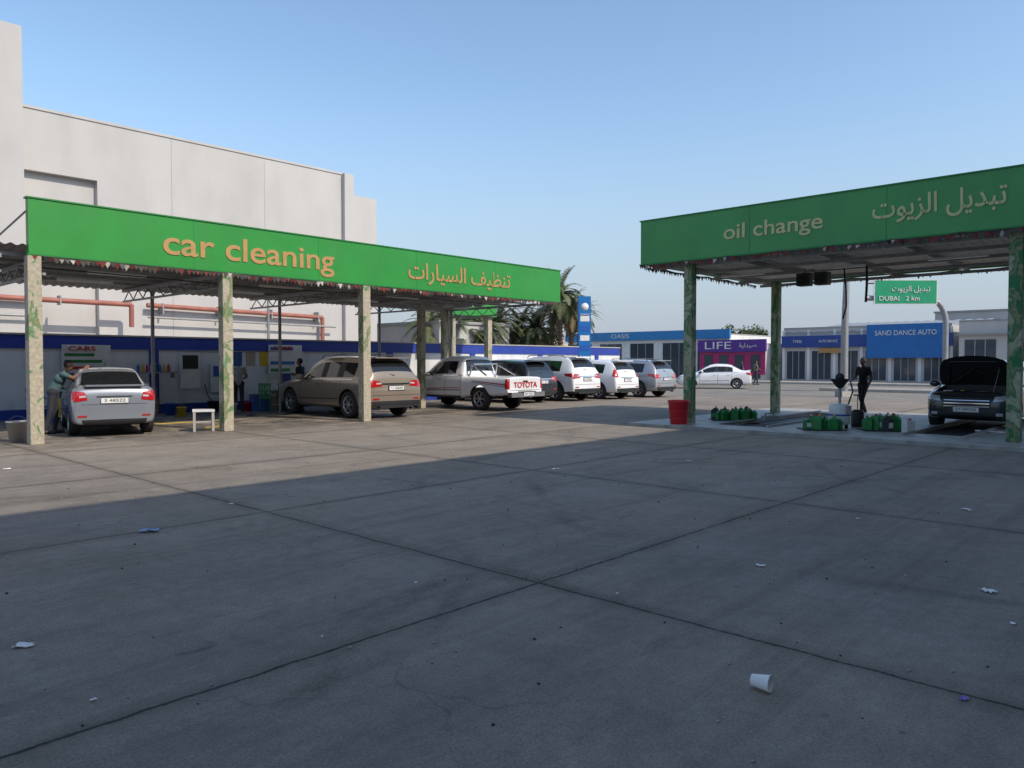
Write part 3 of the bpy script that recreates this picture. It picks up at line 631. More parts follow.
# ------------------------------------------------------------------ PEOPLE
def cloth(n,c): return pm(n,c,.9,var=.25,scale=9,bump=.3,bscale=25)
SKB=pm('skin_brown',(.20,.10,.06),.55); SKD=pm('skin_dark',(.045,.025,.018),.5); HAIR=pm('hair_black',(.01,.009,.008),.7,bump=.5,bscale=200)
EYEW=pm('eye_white',(.7,.68,.65),.3); LIP=pm('lips',(.16,.05,.04),.5)
def person(name,loc,face,J,skin,top,bot,shoe,hat=None,h=1.74,sleeve='short',vox=.011,z=0):
    D={'pel':(0,0,.95),'ch':(0,0,1.27),'nk':(.0,0,1.46),'hd':(.02,0,1.62),
       'sL':(0,.18,1.41),'sR':(0,-.18,1.41),'eL':(-.02,.24,1.12),'eR':(-.02,-.24,1.12),'wL':(.05,.25,.88),'wR':(.05,-.25,.88),
       'hL':(0,.09,.92),'hR':(0,-.09,.92),'kL':(.02,.10,.50),'kR':(.02,-.10,.50),'aL':(0,.11,.08),'aR':(0,-.11,.08)}
    D.update(J); D={k:Vector(v) for k,v in D.items()}
    caps=[]
    def c(a,b_,ra,rb,m): caps.append((Vector(a),Vector(b_),ra,rb,m))
    c(D['hL'],D['hR'],.105,.105,bot); c(D['pel'],D['pel']*.5+D['ch']*.5,.125,.125,top)
    c(D['pel']*.5+D['ch']*.5,D['ch'],.125,.125,top)
    mid=(D['sL']+D['sR'])/2
    c(D['ch']+(D['sL']-mid)*.42,D['ch']+(D['sR']-mid)*.42,.115,.115,top)
    c(mid+(D['sL']-mid)*.7-Vector((0,0,.04)),mid+(D['sR']-mid)*.7-Vector((0,0,.04)),.08,.08,top)
    c(mid,D['nk'],.07,.058,top); c(D['nk'],D['hd']-Vector((0,0,.06)),.052,.052,skin)
    for s,sg in (('L',1),('R',-1)):
        c(D['s'+s],D['e'+s]*.55+D['s'+s]*.45,.063,.056,top); am=top if sleeve=='long' else skin
        c(D['e'+s]*.55+D['s'+s]*.45,D['e'+s],.050,.042,am); c(D['e'+s],D['w'+s],.042,.028,am)
        d=(D['w'+s]-D['e'+s]).normalized(); sd=Vector((0,1,0))
        sd=(sd-d*sd.dot(d)); sd=(sd.normalized() if sd.length>.2 else Vector((1,0,0))); ac=d.cross(sd).normalized()
        pal=D['w'+s]+d*.085; c(D['w'+s],pal,.026,.030,skin)
        c(pal-ac*.024-d*.02,pal+ac*.024-d*.02,.020,.020,skin)
        inn=-sg*sd
        for k,(of,ln) in enumerate(((-.032,.068),(-.011,.078),(.011,.074),(.031,.058))):
            r0=pal+ac*of; m1=r0+d*ln*.55+inn*.008; c(r0,m1,.0095,.009,skin); c(m1,m1+d*ln*.4+inn*ln*.3,.009,.008,skin)
        t0=D['w'+s]+d*.03-ac*.022; c(t0,t0+d*.035-ac*.03+inn*.01,.012,.010,skin); c(t0+d*.035-ac*.03+inn*.01,t0+d*.065-ac*.035+inn*.022,.010,.009,skin)
        c(D['h'+s],D['k'+s],.092,.066,bot); c(D['k'+s],D['a'+s]+Vector((0,0,.04)),.064,.048,bot)
        a=D['a'+s]; c(Vector((a.x-.05,a.y,a.z-.035)),Vector((a.x+.10,a.y,a.z-.042)),.044,.040,shoe); c(Vector((a.x+.10,a.y,a.z-.042)),Vector((a.x+.17,a.y+.01*sg,a.z-.048)),.040,.030,shoe)
    hd=D['hd']; b=B()
    for (p,q,ra,rb,m) in caps:
        b.cyl(p,q,ra,rb,m,14); b.ell(p,(ra,)*3,m,12,8); b.ell(q,(rb,)*3,m,12,8)
    b.ell(hd+Vector((-.012,0,.03)),(.098,.077,.098),skin,18,12); b.ell(hd+Vector((.02,0,-.045)),(.068,.058,.072),skin,16,10)
    b.ell(hd+Vector((.098,0,-.015)),(.022,.014,.026),skin,8,6)
    for sg in (1,-1): b.ell(hd+Vector((-.01,sg*.080,-.005)),(.020,.012,.032),skin,8,6)
    me=bpy.data.meshes.new('p'); me.from_pydata(b.v,[],b.f); ob=bpy.data.objects.new('p',me); sc.collection.objects.link(ob)
    r=ob.modifiers.new('r','REMESH'); r.mode='VOXEL'; r.voxel_size=vox
    s=ob.modifiers.new('s','SMOOTH'); s.factor=.5; s.iterations=3
    dg=bpy.context.evaluated_depsgraph_get(); dg.update(); nm=bpy.data.meshes.new_from_object(ob.evaluated_get(dg)); bpy.data.objects.remove(ob)
    ms=[skin,top,bot,shoe,hat or HAIR,LIP]
    for m in ms: nm.materials.append(m)
    def dist(P,cp):
        a,bb,ra,rb,_=cp; ab=bb-a; t=max(0,min(1,(P-a).dot(ab)/max(ab.length_squared,1e-9))); return (P-(a+ab*t)).length-(ra+(rb-ra)*t)
    for f in nm.polygons:
        f.use_smooth=True; P=f.center; q=P-hd
        if q.z>-.10 and q.length<.17 and P.z>D['nk'].z+.03:
            hair=(q.z>.055 and q.x<.075) or (q.x<-.03 and q.z>-.04) or q.z>.085
            if abs(q.x-.085)<.03 and abs(q.z+.058)<.008 and abs(q.y)<.024: f.material_index=5
            else: f.material_index=4 if hair and abs(q.y)<.085 else 0
        else:
            k=min(caps,key=lambda cp:dist(P,cp)); f.material_index=ms.index(k[4])
    root=empty(name,Matrix.Translation((loc[0],loc[1],z))@Matrix.Rotation(math.atan2(face[1],face[0]),4,'Z')@Matrix.Scale(h/1.74,4))
    o=bpy.data.objects.new('figure',nm); sc.collection.objects.link(o); o.parent=root
    e=B()
    for sg in (1,-1): e.ell(hd+Vector((.078,sg*.03,.008)),(.010,.013,.008),EYEW,8,6); e.ell(hd+Vector((.086,sg*.03,.008)),(.004,.005,.005),DARK,6,4); e.box(hd+Vector((.080,sg*.03-.017,.026)),hd+Vector((.090,sg*.03+.017,.032)),HAIR)
    o=e.finish('face_details'); o.parent=root
    return root
C_TEAL=cloth('cloth_teal',(.07,.13,.14)); C_DK=cloth('cloth_dark',(.03,.033,.045)); C_BLK=cloth('cloth_black',(.008,.008,.01)); C_GRY=cloth('cloth_grey',(.38,.38,.38)); C_KH=cloth('cloth_khaki',(.2,.17,.12))
C_NAV=cloth('cloth_navy',(.02,.035,.09))
lean={'pel':(0,0,.93),'ch':(.14,0,1.22),'nk':(.24,0,1.39),'hd':(.32,0,1.52),'sL':(.2,.18,1.33),'sR':(.2,-.18,1.33),'eL':(.42,.24,1.20),'eR':(.40,-.27,1.24),'wL':(.60,.20,1.36),'wR':(.60,-.22,1.42),'kL':(.05,.12,.49),'kR':(-.05,-.12,.49),'aL':(.03,.14,.08),'aR':(-.15,-.12,.08)}
person('car_washer',(-10.27,16.98),(.85,.5),lean,SKB,C_TEAL,C_DK,DARK,h=1.74)
p2={'eL':(.14,.24,1.17),'wL':(.34,.16,1.20),'eR':(.10,-.25,1.14),'wR':(.30,-.14,1.08)}
person('standing_man',(-8.75,24.3),(-.3,.9),p2,SKB,C_GRY,C_DK,DARK,h=1.72)
person('standing_man',(-6.8,24.4),(-.9,.2),{'eR':(.08,-.25,1.14),'wR':(.28,-.2,1.2)},SKB,C_DK,C_DK,DARK,h=1.72)
wk={'eL':(-.08,.25,1.14),'wL':(.06,.26,.93),'eR':(.06,-.24,1.15),'wR':(.24,-.14,1.10),'kL':(.14,.10,.52),'aL':(.16,.10,.08),'kR':(-.02,-.10,.50),'aR':(-.20,-.10,.09)}
person('mechanic',(10.45,22.6),(-.9,-.35),wk,SKD,C_BLK,C_BLK,DARK,h=1.74,z=.0)
person('pedestrian',(15.75,52),(-.9,.3),wk,SKB,C_NAV,C_DK,DARK,h=1.7,vox=.02,z=0)
person('pedestrian',(17.0,53),(.9,.1),wk,SKB,C_KH,C_DK,DARK,h=1.7,vox=.02,z=0)
# ------------------------------------------------------------------ small props
def at(x,y,z=0,r=0): return Matrix.Translation((x,y,z))@Matrix.Rotation(r,4,'Z')
def gp(px,py,z=0):
    Y=(1.6-z)*760/(py-362); return ((px-512)/760*Y,Y)
x,y=gp(679,427)
b=B(); b.lathe([(0,.0),(.19,0),(.20,.02),(.255,.60),(.275,.61),(.275,.66),(.245,.66),(.2,.3),(.18,.05),(0,.05)],RED,28)
for k in (.2,.4): b.lathe([(.215+k*.07,k),(.228+k*.07,k+.01),(.217+k*.07,k+.025)],RED,28)
b.finish('waste_bin',None,at(x,y,.0 ))
x,y=gp(203,431); b=B()
for i in (-1,1):
    for j in (-1,1): b.box((i*.2-.03,j*.2-.03,0),(i*.2+.03,j*.2+.03,.45),FRW)
b.box((-.24,-.24,.45),(.24,.24,.50),WHP); b.box((-.2,-.2,.2),(.2,.2,.23),FRW); b.finish('plastic_stool',None,at(x,y,0,.4),.008)
def bucket(x,y,m,s=1,name='bucket'):
    b=B(); b.lathe([(0,0),(.12*s,0),(.155*s,.30*s),(.165*s,.30*s),(.165*s,.32*s),(.145*s,.32*s),(.11*s,.02),(0,.02)],m,20)
    pts=[(.155*s*math.cos(t),0,.3*s+.10*s*math.sin(t)) for t in [math.pi*k/8 for k in range(9)]]; b.tube(pts,.004,STEEL,5); b.finish(name,None,at(x,y,0,random.random()*3))
for px,py,m,s in ((17,442,FRW,1.3),(262,410,DARK,1.2),(285,411,GREENP,1.),(232,414,WHP,1),(247,411,RED,.9),(170,415,BLUEP,1.1),(181,417,YEL,.9),(213,412,DARK,1.1)): bucket(*gp(px,py),m,s)
def chair(x,y,m,r):
    b=B()
    for i in (-1,1):
        for j in (-1,1): b.cyl((i*.21,j*.2,0),(i*.18,j*.18,.44),.018,.02,m,6)
    b.box((-.22,-.22,.42),(.22,.22,.46),m); 
    for k in range(5): b.box((-.20+k*.09,.19,.46),(-.15+k*.09,.22,.86),m)
    b.box((-.22,.185,.84),(.22,.225,.92),m)
    for i in (-1,1): b.box((i*.22-.02,-.2,.64),(i*.22+.02,.2,.67),m); b.box((i*.22-.02,-.2,.44),(i*.22+.02,-.16,.66),m)
    b.finish('plastic_chair',None,at(x,y,0,r),.004)
chair(-7.9,24.6,GREENP,2.9); chair(-7.35,24.9,DARK,2.6); chair(-12.2,19.6,BLUEP,1.2)
b=B(); b.box((-.3,-.25,.0),(.3,.25,.55),BLUEP); b.box((-.32,-.27,.55),(.32,.27,.6),WHP); b.cyl((-.15,0,.6),(-.15,0,.78),.06,.05,WHP,12); b.cyl((.1,.05,.6),(.1,.05,.72),.04,.03,YEL,10); b.finish('supply_crate',None,at(-8.3,25.0,0,.5),.01)
def boxes(a,p,n,name):
    b=B(); z=0
    for k in range(n):
        h=random.uniform(.22,.36); w_=random.uniform(.2,.28); d=random.uniform(-.04,.04); b.box((-w_+d,-.2,z),(w_+d,.2,z+h-.004),CARD); b.box((-w_+d+.01,-.203,z+h*.42),(w_+d-.01,-.2,z+h*.55),FRW); z+=h
    v=W(a,p); b.finish(name,None,at(v.x,v.y,0,TH+random.uniform(-.2,.2)))
boxes(4.9,6.9,3,'cardboard_box_stack'); boxes(9.0,6.9,2,'cardboard_box_stack'); boxes(11.6,6.8,3,'cardboard_box_stack')
# shelf with cleaning bottles on the back wall
e=empty('wall_shelf',M); b=B(); b.box((4.7,7.1,1.25),(5.9,7.42,1.29),STEEL); b.box((4.75,7.15,1.1),(4.78,7.42,1.25),STEEL); b.box((5.82,7.15,1.1),(5.85,7.42,1.25),STEEL); child(b.finish('board'),e)
b=B()
for k in range(9):
    a=4.78+k*.13; c_=[BLUEP,YEL,RED,WHP,GREENP][k%5]; b.cyl((a,7.25,1.29),(a,7.25,1.47),.04,.04,c_,10); b.cyl((a,7.25,1.47),(a,7.25,1.54),.03,.012,c_,10); b.cyl((a,7.25,1.54),(a,7.25,1.57),.014,.014,WHP,8)
child(b.finish('spray_bottles'),e)
# drying towels on a line
e=empty('towel_line',M); b=B(); b.tube([(4.4,5.2,1.95),(6.4,5.2,1.88),(8.36,5.2,1.95)],.006,DARK,5); child(b.finish('line'),e)
b=B()
for k,(a,c_) in enumerate(((6.9,BLUEP),(7.35,FRW),(7.8,YEL))):
    n=6; vs=[]
    for i in range(n+1):
        for j in range(5): vs.append((a-.16+.32*i/n,5.2+.02*math.sin(i*1.7+j*.6+k),1.91-j*.11))
    b.add(vs,[(i*5+j,i*5+j+1,(i+1)*5+j+1,(i+1)*5+j) for i in range(n) for j in range(4)],c_,True)
child(b.finish('towels'),e)
b=B(); b.box((-.35,-.25,.12),(.35,.25,.62),YEL); b.box((-.2,-.15,.62),(.2,.15,.8),DARK)
for i in (-1,1): b.cyl((i*.22,-.3,.12),(i*.22,-.25,.12),.12,.12,RUB,14); b.cyl((i*.22,.25,.12),(i*.22,.3,.12),.12,.12,RUB,14)
b.tube([(.3,0,.6),(.5,0,.95),(.5,.2,.95)],.015,STEEL,6); b.finish('pressure_washer',None,at(-12.0,20.6,0,1.1),.01)
def hose(name,pts,m,r=.012):
    b=B(); q=[]
    for i in range(len(pts)-1):
        p0=Vector(pts[max(i-1,0)]);p1=Vector(pts[i]);p2=Vector(pts[i+1]);p3=Vector(pts[min(i+2,len(pts)-1)])
        for k in range(6):
            t=k/6; q.append(.5*((2*p1)+(-p0+p2)*t+(2*p0-5*p1+4*p2-p3)*t*t+(-p0+3*p1-3*p2+p3)*t**3))
    q.append(Vector(pts[-1])); b.tube(q,r,m,6); b.finish(name)
hose('water_hose',[(-11.5,21.5,.015),(-11.2,19.9,.015),(-10.4,20.6,.015),(-9.2,19.4,.015),(-8.0,20.4,.015),(-7.2,19.2,.015),(-7.4,18.3,.015)],YEL)
hose('water_hose',[(-6.6,24.2,1.2),(-6.2,23.9,.5),(-6.9,23.2,.015),(-7.9,22.6,.015),(-7.0,22.0,.015),(-6.1,21.6,.015)],DARK)
hose('water_hose',[(10.2,16.7,.09),(10.7,16.2,.09),(11.4,16.5,.09),(11.9,16.2,.3),(12.0,16.5,1.1)],WHP,.02)
def bottle(b,x,y,z,m,r,s=1):
    mx=Matrix.Translation((x,y,z))@Matrix.Rotation(r,4,'Z')
    h=.26*s;w=.075*s;d=.05*s
    b.box((-w,-d,0),(w,d,h*.74),m,mx); b.add([mx@Vector(q) for q in ((-w,-d,h*.74),(w,-d,h*.74),(w,d,h*.74),(-w,d,h*.74),(-w*.1,-d*.4,h*.95),(w*.6,-d*.4,h*.95),(w*.6,d*.4,h*.95),(-w*.1,d*.4,h*.95))],[(0,1,5,4),(1,2,6,5),(2,3,7,6),(3,0,4,7),(4,5,6,7)],m)
    p=mx@Vector((w*.25,0,h*.95)); b.cyl(p,p+Vector((0,0,.035*s)),.02*s,.02*s,[RED,YEL,WHP,DARK][random.randrange(4)],8)
    b.box((-w*.8,-d-.002,h*.15),(w*.8,-d,h*.5),[WHP,GREEND,GREEND][random.randrange(3)],mx)
def bottles(cx,cy,sx,sy,n,name,s=1.):
    b=B()
    for k in range(n):
        u=-sx+2*sx*(k+.5)/n+random.uniform(-.05,.05);v=random.uniform(-sy,sy); bottle(b,u,v,.015,[GREENP,GREENP,GREEND,GREENP,DARK,GREEND][random.randrange(6)],random.uniform(-.8,.8),s*random.uniform(.85,1.25))
    b.box((-sx-.12,-sy-.12,0),(sx+.12,sy+.12,.015),DARK)
    b.finish(name,None,at(cx,cy,.078,-.1))
bottles(*gp(735,423),.5,.22,16,'oil_bottles'); bottles(*gp(822,433),.34,.22,13,'oil_bottles'); bottles(*gp(884,434),.34,.2,12,'oil_bottles',s=1.1)
x,y=gp(840,432); b=B(); b.lathe([(0,.1),(.2,.1),(.23,.14),(.23,.52),(.2,.56),(.05,.58),(0,.58)],WHP,24); b.cyl((0,0,.55),(0,0,1.0),.03,.03,STEEL,10)
b.lathe([(.03,.92),(.08,.96),(.20,1.12),(.21,1.14),(.19,1.14),(.05,1.0)],DARK,22); b.ell((0,0,1.18),(.1,.1,.09),DARK); b.tube([(.2,.05,.5),(.32,.05,.85),(.24,.0,1.1)],.018,DARK,6)
b.lathe([(.235,.3),(.24,.32),(.235,.34)],BLUEP,24); b.cb((.1,-.24,.45),(.12,.04,.16),GREY)
for t in (0,2.1,4.2): b.cyl((.16*math.cos(t),.16*math.sin(t),0.0),(.16*math.cos(t),.16*math.sin(t),.1),.04,.04,RUB,8)
b.finish('oil_drainer',None,at(x,y,.076))
x,y=gp(858,430); b=B(); b.lathe([(0,0),(.13,0),(.14,.05),(.14,.35),(.1,.40),(0,.40)],DARK,18); b.cyl((0,0,.4),(0,0,.75),.012,.012,STEEL); b.box((-.1,-.015,.73),(.1,.015,.76),DARK); b.finish('grease_pump',None,at(x,y,.076))
x,y=gp(909,436); b=B(); b.box((-.11,-.08,0),(.11,.08,.26),WHP); b.cyl((.05,0,.26),(.05,0,.30),.03,.03,RED,10); b.box((-.08,-.02,.26),(.0,.02,.31),WHP); b.finish('jerry_can',None,at(x,y,.076,.3),.02)
x,y=gp(770,424); b=B(); b.box((-.2,-.09,0),(.2,.09,.14),GREY); b.box((-.14,-.02,.18),(.14,.02,.2),DARK); b.box((-.14,-.02,.14),(-.12,.02,.18),DARK); b.box((.12,-.02,.14),(.14,.02,.18),DARK); b.finish('tool_box',None,at(x,y,.076,.3),.01)
b=B(); mx=at(*gp(764,694),.042,.9)@Matrix.Rotation(math.radians(88),4,'X')
PAPER=pm('paper',(.78,.77,.75),.8)
b.lathe([(0,0),(.028,0),(.040,.088),(.043,.09),(.042,.094),(.037,.09),(.026,.004),(0,.004)],PAPER,24,mx@Matrix.Translation((0,0,-.045))); b.finish('paper_cup')
def litter(px,py,s,m,name):
    x,y=gp(px,py); b=B(); n=4; vs=[]
    for i in range(n+1):
        for j in range(n+1): vs.append(((i/n-.5)*s+random.uniform(-.1,.1)*s,(j/n-.5)*s*.6+random.uniform(-.08,.08)*s,.006+random.uniform(0,.16)*s))
    b.add(vs,[(i*(n+1)+j,i*(n+1)+j+1,(i+1)*(n+1)+j+1,(i+1)*(n+1)+j) for i in range(n) for j in range(n)],m); b.finish(name,None,at(x,y,0,random.random()*3))
BLP=pm('wrapper_blue',(.2,.3,.55),.5); PUR=pm('wrapper_purple',(.2,.12,.45),.5)
for px,py,s,m,nme in ((147,533,.16,BLP,'food_wrapper'),(18,650,.10,PAPER,'paper_scrap'),(992,594,.10,PAPER,'paper_scrap'),(762,568,.07,PAPER,'paper_scrap'),(968,511,.10,PAPER,'paper_scrap'),(88,705,.03,PAPER,'paper_scrap'),(970,704,.05,PUR,'food_wrapper'),(556,470,.1,PAPER,'paper_scrap'),(690,462,.09,PAPER,'paper_scrap'),(1018,627,.04,PAPER,'paper_scrap'),(415,585,.03,PAPER,'paper_scrap'),(230,505,.06,PAPER,'paper_scrap'),(618,596,.025,PAPER,'paper_scrap'),(320,640,.02,PAPER,'paper_scrap'),(860,520,.05,PAPER,'paper_scrap'),(5,470,.1,PAPER,'paper_scrap')): litter(px,py,s,m,nme)
# scattered grit and pebbles on the slab
b=B()
for k in range(420):
    r_=random.uniform(.004,.012); x=random.uniform(-6,7); y=random.uniform(2.2,13); b.ell((x,y,r_*.4),(r_,r_*random.uniform(.6,1),r_*.6),[GREY,FRB,KERB,DARK][random.randrange(4)],5,4)
b.finish('loose_gravel')
# ------------------------------------------------------------------ street furniture and signs
e=empty('petrol_station_pylon_sign',at(3.75,39.5,0,.15))
b=B(); b.box((-.32,-.12,0),(.32,.12,5.0),BLUEB); b.box((-.26,-.13,1.0),(.26,-.12,1.9),WHP)
b.lathe([(0,.01),(.2,.01),(.2,0)],WHP,20,Matrix.Translation((0,-.12,4.45))@Matrix.Rotation(math.pi/2,4,'X'))
for z in (3.7,3.2,2.7,2.2): b.box((-.24,-.13,z),(.24,-.12,z+.28),WHP if z in(3.7,2.7) else BLUEP)
child(b.finish('pylon'),e); text('lettering','ADNOC',e,(0,-.14,4.05),(math.pi/2,0,0),.5,WHP)
b=B(); b.tube([(0,0,0),(0,0,3),(.05,0,5),(.1,0,6.4)],[.17,.16,.14,.12],STEEL,12); b.tube([(.1,0,6.4),(.4,0,6.7),(1.2,0,6.8)],.05,STEEL); b.cb((1.4,0,6.8),(.6,.25,.1),STEEL); b.box((-.28,-.28,0),(.28,.28,.25),KERB)
b.finish('street_lamp',None,at(15.3,35,0,.2))
e=empty('highway_sign',at(0,0,0))
xx=(945-512)/760*40; b=B(); pts=[(xx,40,0),(xx,40,3.6)]+[(xx-.9+.9*math.cos(t),40,3.6+1.3*math.sin(t)) for t in [math.pi/2*k/8 for k in range(1,9)]]+[(xx-4.2,40,4.95)]
b.tube(pts,.14,STEEL,12); b.tube([(xx-1.2,40,5.75),(xx-4.2,40,5.75)],.07,STEEL); child(b.finish('gantry_pole'),e)
SG=pm('sign_green',(.01,.30,.14),.4); b=B(); b.box((xx-3.9,39.75,4.6),(xx-.6,39.82,5.9),WHP); b.box((xx-3.85,39.74,4.65),(xx-.65,39.75,5.85),SG)
child(b.finish('sign_board'),e)
text('lettering','DUBAI   2 km',e,(xx-2.6,39.72,4.9),(math.pi/2,0,0),2.1,WHP,.24); text('lettering_arabic','\uFE95\uFEEE\uFEF3\uFEB0\uFEDF\uFE8D \uFEDE\uFEF3\uFEAA\uFE92\uFE97',e,(xx-2.0,39.72,5.4),(math.pi/2,0,0),2.0,WHP,.36)
b=B(); b.tube([(0,0,0),(0,0,4.2)],[.06,.045],STEEL); b.tube([(0,0,4.2),(.15,0,4.5),(.5,0,4.6)],.03,STEEL); b.cb((.7,0,4.6),(.45,.16,.07),STEEL); b.finish('street_lamp',None,at(-9.6,30,0,.3))
# ------------------------------------------------------------------ background shops
def shop_row(name,a,p0,p1,depth,h,wallm,bandm,bandz,units,signs,roofm=GREY):
    e=empty(name,M); b=B(); b.box((a,min(p0,p1),0.1),(a+depth,max(p0,p1),h),wallm); child(b.finish('walls'),e)
    b=B(); b.box((a-.25,min(p0,p1)-.1,bandz[0]),(a,max(p0,p1)+.1,bandz[1]),bandm); b.box((a-.02,min(p0,p1),h),(a+depth,max(p0,p1),h+.12),roofm); child(b.finish('fascia'),e)
    b=B(); w=(p1-p0)/units
    for k in range(units):
        q0=p0+k*w+w*.14;q1=p0+(k+1)*w-w*.14
        b.box((a-.03,min(q0,q1),.25),(a-.005,max(q0,q1),bandz[0]-.3),SGLASS)
        for j in range(1,3): q=q0+(q1-q0)*j/3; b.box((a-.06,q-.03,.25),(a-.03,q+.03,bandz[0]-.3),STEEL)
    child(b.finish('shopfronts'),e)
    for (t,pc,z,wd,m,hh) in signs: text('lettering',t,e,(a-.28,pc,z),rz,wd,m,hh,.01)
    return e
BLUEC=pm('cyan_blue_band',(.03,.22,.50),.4)
shop_row('petrol_station_shop',55.3,13.5,31,12,3.9,WHP,BLUEC,(3.6,4.4),5,[('OASIS',24.5,4.0,2.0,WHP,.4)])
def facp(px):
    r=(px-512)/760; return (-9.29+.68*55-r*(14.65+.733*55))/(.733+.68*r) 
pA,pB,pC,pD=facp(703),facp(768),facp(782),facp(950)
e=shop_row('pharmacy',54.5,pB,pA,10,3.0,WHITE,PURP,(2.45,3.45),2,[('LIFE',pA-(pA-pB)*.30,2.95,2.4,WHP,.6),('\uFE94\uFEF4\uFEDF\uFEAA\uFEF4\uFEBB',pA-(pA-pB)*.76,2.95,1.5,WHP,.45)])
b=B(); b.box((54.4,pB,.6),(54.46,pA,2.4),MAG); 
for k in range(4): b.box((54.36,pB+.4+k*1.4,.8),(54.4,pB+1.2+k*1.4,2.2),SGLASS)
child(b.finish('window_graphics'),e)
PW=pC-pD
e=shop_row('tyre_shop_row',55.3,pD,pC,14,4.2,WHITE,NAVY,(2.75,3.65),6,[('TYRES',pC-PW*.10,3.2,PW*.06,WHP,.22),('AUTO SERVICE',pC-PW*.30,3.2,PW*.12,WHP,.2)])
b=B(); b.box((55.0,pC-PW*.42,2.3),(55.04,pC-PW*.24,2.65),ORG)
b.box((54.85,pD+.3,1.9),(54.98,pD+PW*.46,4.35),BLUEB)
corr(b,55.2,69,pD,pC,3.9,5.2,STEEL,'p',.8,.05)
for k in range(7): b.box((55.24,pC-PW*k/6-.1,.1),(55.3,pC-PW*k/6+.1,4.1),WHP)
child(b.finish('secondary_signs'),e)
text('lettering_large','SAND DANCE AUTO',e,(54.83,pD+PW*.24,3.7),rz,PW*.34,WHP,.36,.01)
shop_row('white_shop_building',54,facp(1100),facp(962),12,4.3,WHITE,GREY,(3.4,3.5),3,[])
b=B(); b.box((72,-16,0),(84,2,6.0),WHITE); b.box((71.9,-16.1,6.0),(84.1,2.1,6.15),GREY)
for k in range(7): b.box((71.97,-15+k*2.4,4.2),(72,-14+k*2.4,5.3),SGLASS)
b.finish('white_office_block',None,M)
b=B(); b.box((23,14,0),(28.5,22,3.7),WHITE); b.box((22.9,13.9,3.7),(28.6,22.1,3.85),GREY); 
for k in range(2): b.box((23.6+k*2.4,13.97,1.8),(24.8+k*2.4,14,2.9),SGLASS)
b.finish('low_outbuilding',None,M)
b=B()
for k in range(26):
    p=-150+k*13+random.uniform(-3,3); a=110+random.uniform(0,40); hh=random.uniform(3.5,7.); b.box((a,p,0),(a+12,p+random.uniform(7,12),hh),[BEIGE,GREY,WHITE][k%3])
b.finish('distant_buildings',None,M)
# ------------------------------------------------------------------ vegetation
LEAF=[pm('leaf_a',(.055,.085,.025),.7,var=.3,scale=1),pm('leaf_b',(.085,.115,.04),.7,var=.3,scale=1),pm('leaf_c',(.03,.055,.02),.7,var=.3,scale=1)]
BARK=pm('bark',(.13,.09,.06),.9,var=.3,scale=8,bump=.6,bscale=20); FROND=[pm('frond_a',(.07,.095,.035),.6,var=.3),pm('frond_b',(.11,.125,.05),.6,var=.3),pm('frond_dry',(.22,.16,.08),.8)]
def palm(x,y,h,s=1.):
    b=B(); pts=[(0.05*math.sin(k),0,h*k/10) for k in range(11)]; b.tube(pts,[.22*s-.008*k for k in range(11)],BARK,10)
    for k in range(22):
        z=h*(.1+.85*k/22); b.lathe([(.2*s,z),(.25*s,z+.08),(.18*s,z+.1)],BARK,9,smooth=False)
    for k in range(60):
        az=random.uniform(0,6.28); el=random.uniform(-.7,1.4); Ln=random.uniform(1.9,2.7)*s; m=FROND[2] if el<-.45 else FROND[random.randrange(2)]
        d=Vector((math.cos(az),math.sin(az),0)); P=Vector((0,0,h)); vz=math.sin(el); vh=math.cos(el); prev=P; n=14; side=Vector((-d.y,d.x,0))
        for i in range(n):
            t=i/n; st=Ln/n; q=prev+(d*vh+Vector((0,0,vz)))*st; vz-=.13; nn=math.hypot(vh,vz); vh/=nn; vz/=nn
            b.cyl(prev,q,.022*(1-t)+.006,.020*(1-t)+.005,m,4,False)
            ll=.42*s*math.sin(math.pi*(.12+.85*t)); dr=(d*vh+Vector((0,0,vz)))
            for sd in (1,-1):
                for o_ in (0,.5):
                    c=prev+(q-prev)*o_; tip=c+side*sd*ll*.8+dr*ll*.55+Vector((0,0,random.uniform(-.18,.12)*ll)); w_=dr*.045*s
                    b.add([c-w_,c+w_,tip],[(0,1,2)],m)
            prev=q
    b.finish('palm_tree',None,at(x,y,0,random.random()*6))
for px,dist_,h,s in ((560,44,5.5,.85),(571,48,5.0,.8),(552,50,5.2,.9),(579,55,4.7,.8),(430,42,3.6,.9),(441,46,3.9,.9),(455,43,3.3,.9),(470,48,4.0,1.),(486,44,3.4,.9),(498,50,4.1,1.),(520,52,3.9,.9),(536,50,3.6,.9)):
    palm((px-512)/760*dist_,dist_,h,s)
def tree(x,y,h,r,name='broadleaf_tree',n=2600):
    b=B(); b.tube([(0,0,0),(.05,0,h*.25),(0,.05,h*.45)],[.2,.16,.12],BARK,8); cl=[]
    for k in range(16):
        az=random.uniform(0,6.28); rr_=r*random.uniform(.25,.85); z=h*random.uniform(.48,.88); c=Vector((rr_*math.cos(az),rr_*math.sin(az),z)); b.cyl((0,0,h*random.uniform(.3,.5)),c,.06,.02,BARK,5); cl.append((c,r*random.uniform(.22,.42)))
    for k in range(n):
        c,cr=random.choice(cl); v=Vector((random.gauss(0,1),random.gauss(0,1),random.gauss(0,.7))); v=v.normalized()*cr*random.uniform(.4,1.05); p=c+v
        nn=Vector((random.uniform(-1,1),random.uniform(-1,1),random.uniform(-1,1))).normalized(); t=nn.orthogonal().normalized(); u_=nn.cross(t); s=random.uniform(.07,.16)*h/5
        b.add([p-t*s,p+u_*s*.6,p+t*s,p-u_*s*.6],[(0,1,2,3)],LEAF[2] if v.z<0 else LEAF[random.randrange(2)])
    b.finish(name,None,at(x,y,0,0))
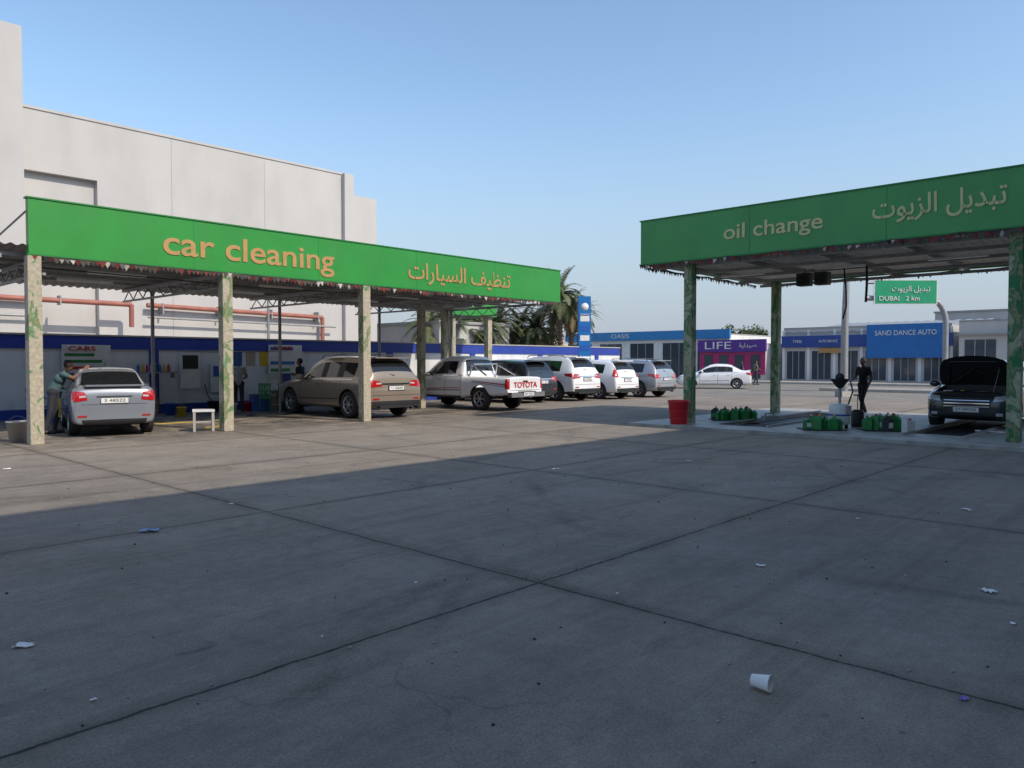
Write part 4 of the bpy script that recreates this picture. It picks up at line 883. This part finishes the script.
for px,d_,h,r in ((742,95,6.4,3.2),(728,98,5.8,3),(458,64,5.0,2.6),(500,66,4.8,2.6),(535,68,5.0,2.5),(398,60,4.2,2.2),(760,100,6.0,2.6),(640,110,5.6,3)):
    tree((px-512)/760*d_,d_,h,r)
# ------------------------------------------------------------------ light, sky, camera
sh=(M.to_3x3()@Vector((.17,-.985,0))).normalized()
sd=Vector((sh.x*math.cos(EL),sh.y*math.cos(EL),math.sin(EL)))
l=bpy.data.lights.new('sun','SUN'); l.energy=3.7; l.angle=math.radians(.5); l.color=(1,.90,.76)
lo=bpy.data.objects.new('sun',l); sc.collection.objects.link(lo); lo.rotation_euler=sd.to_track_quat('Z','Y').to_euler(); lo.location=(0,0,40)
w=bpy.data.worlds.new('World'); sc.world=w; w.use_nodes=True; N=w.node_tree.nodes; Lk=w.node_tree.links
bg=N['Background']; sky=N.new('ShaderNodeTexSky'); sky.sky_type='NISHITA'; sky.sun_disc=False; sky.sun_elevation=EL; sky.sun_rotation=math.atan2(sh.x,sh.y)
sky.air_density=1.2; sky.dust_density=1.1; sky.ozone_density=1.8; bg.inputs['Strength'].default_value=.15
hs=N.new('ShaderNodeHueSaturation'); hs.inputs['Saturation'].default_value=1.08; hs.inputs['Value'].default_value=1.36
Lk.new(sky.outputs[0],hs.inputs['Color'])
# desert haze towards the horizon (all directions)
tc=N.new('ShaderNodeTexCoord'); sx=N.new('ShaderNodeSeparateXYZ'); Lk.new(tc.outputs['Generated'],sx.inputs[0])
mr=N.new('ShaderNodeMapRange'); mr.interpolation_type='SMOOTHSTEP'; mr.inputs[1].default_value=-.02; mr.inputs[2].default_value=.34; mr.inputs[3].default_value=.92; mr.inputs[4].default_value=.05
Lk.new(sx.outputs[2],mr.inputs[0]); mx=N.new('ShaderNodeMix'); mx.data_type='RGBA'; mx.inputs['B'].default_value=(2.65,3.15,4.0,1)
Lk.new(mr.outputs[0],mx.inputs['Factor']); Lk.new(hs.outputs[0],mx.inputs['A']); Lk.new(mx.outputs['Result'],bg.inputs['Color'])
cam=bpy.data.cameras.new('camera'); co=bpy.data.objects.new('camera',cam); sc.collection.objects.link(co); sc.camera=co
cam.sensor_width=36; cam.lens=760/1024*36; cam.clip_end=4000; cam.clip_start=.05
co.location=(0,0,1.6); co.rotation_euler=(math.pi/2-math.atan(22/760),0,0)
sc.view_settings.view_transform='Standard'; sc.view_settings.look='None'; sc.view_settings.exposure=0
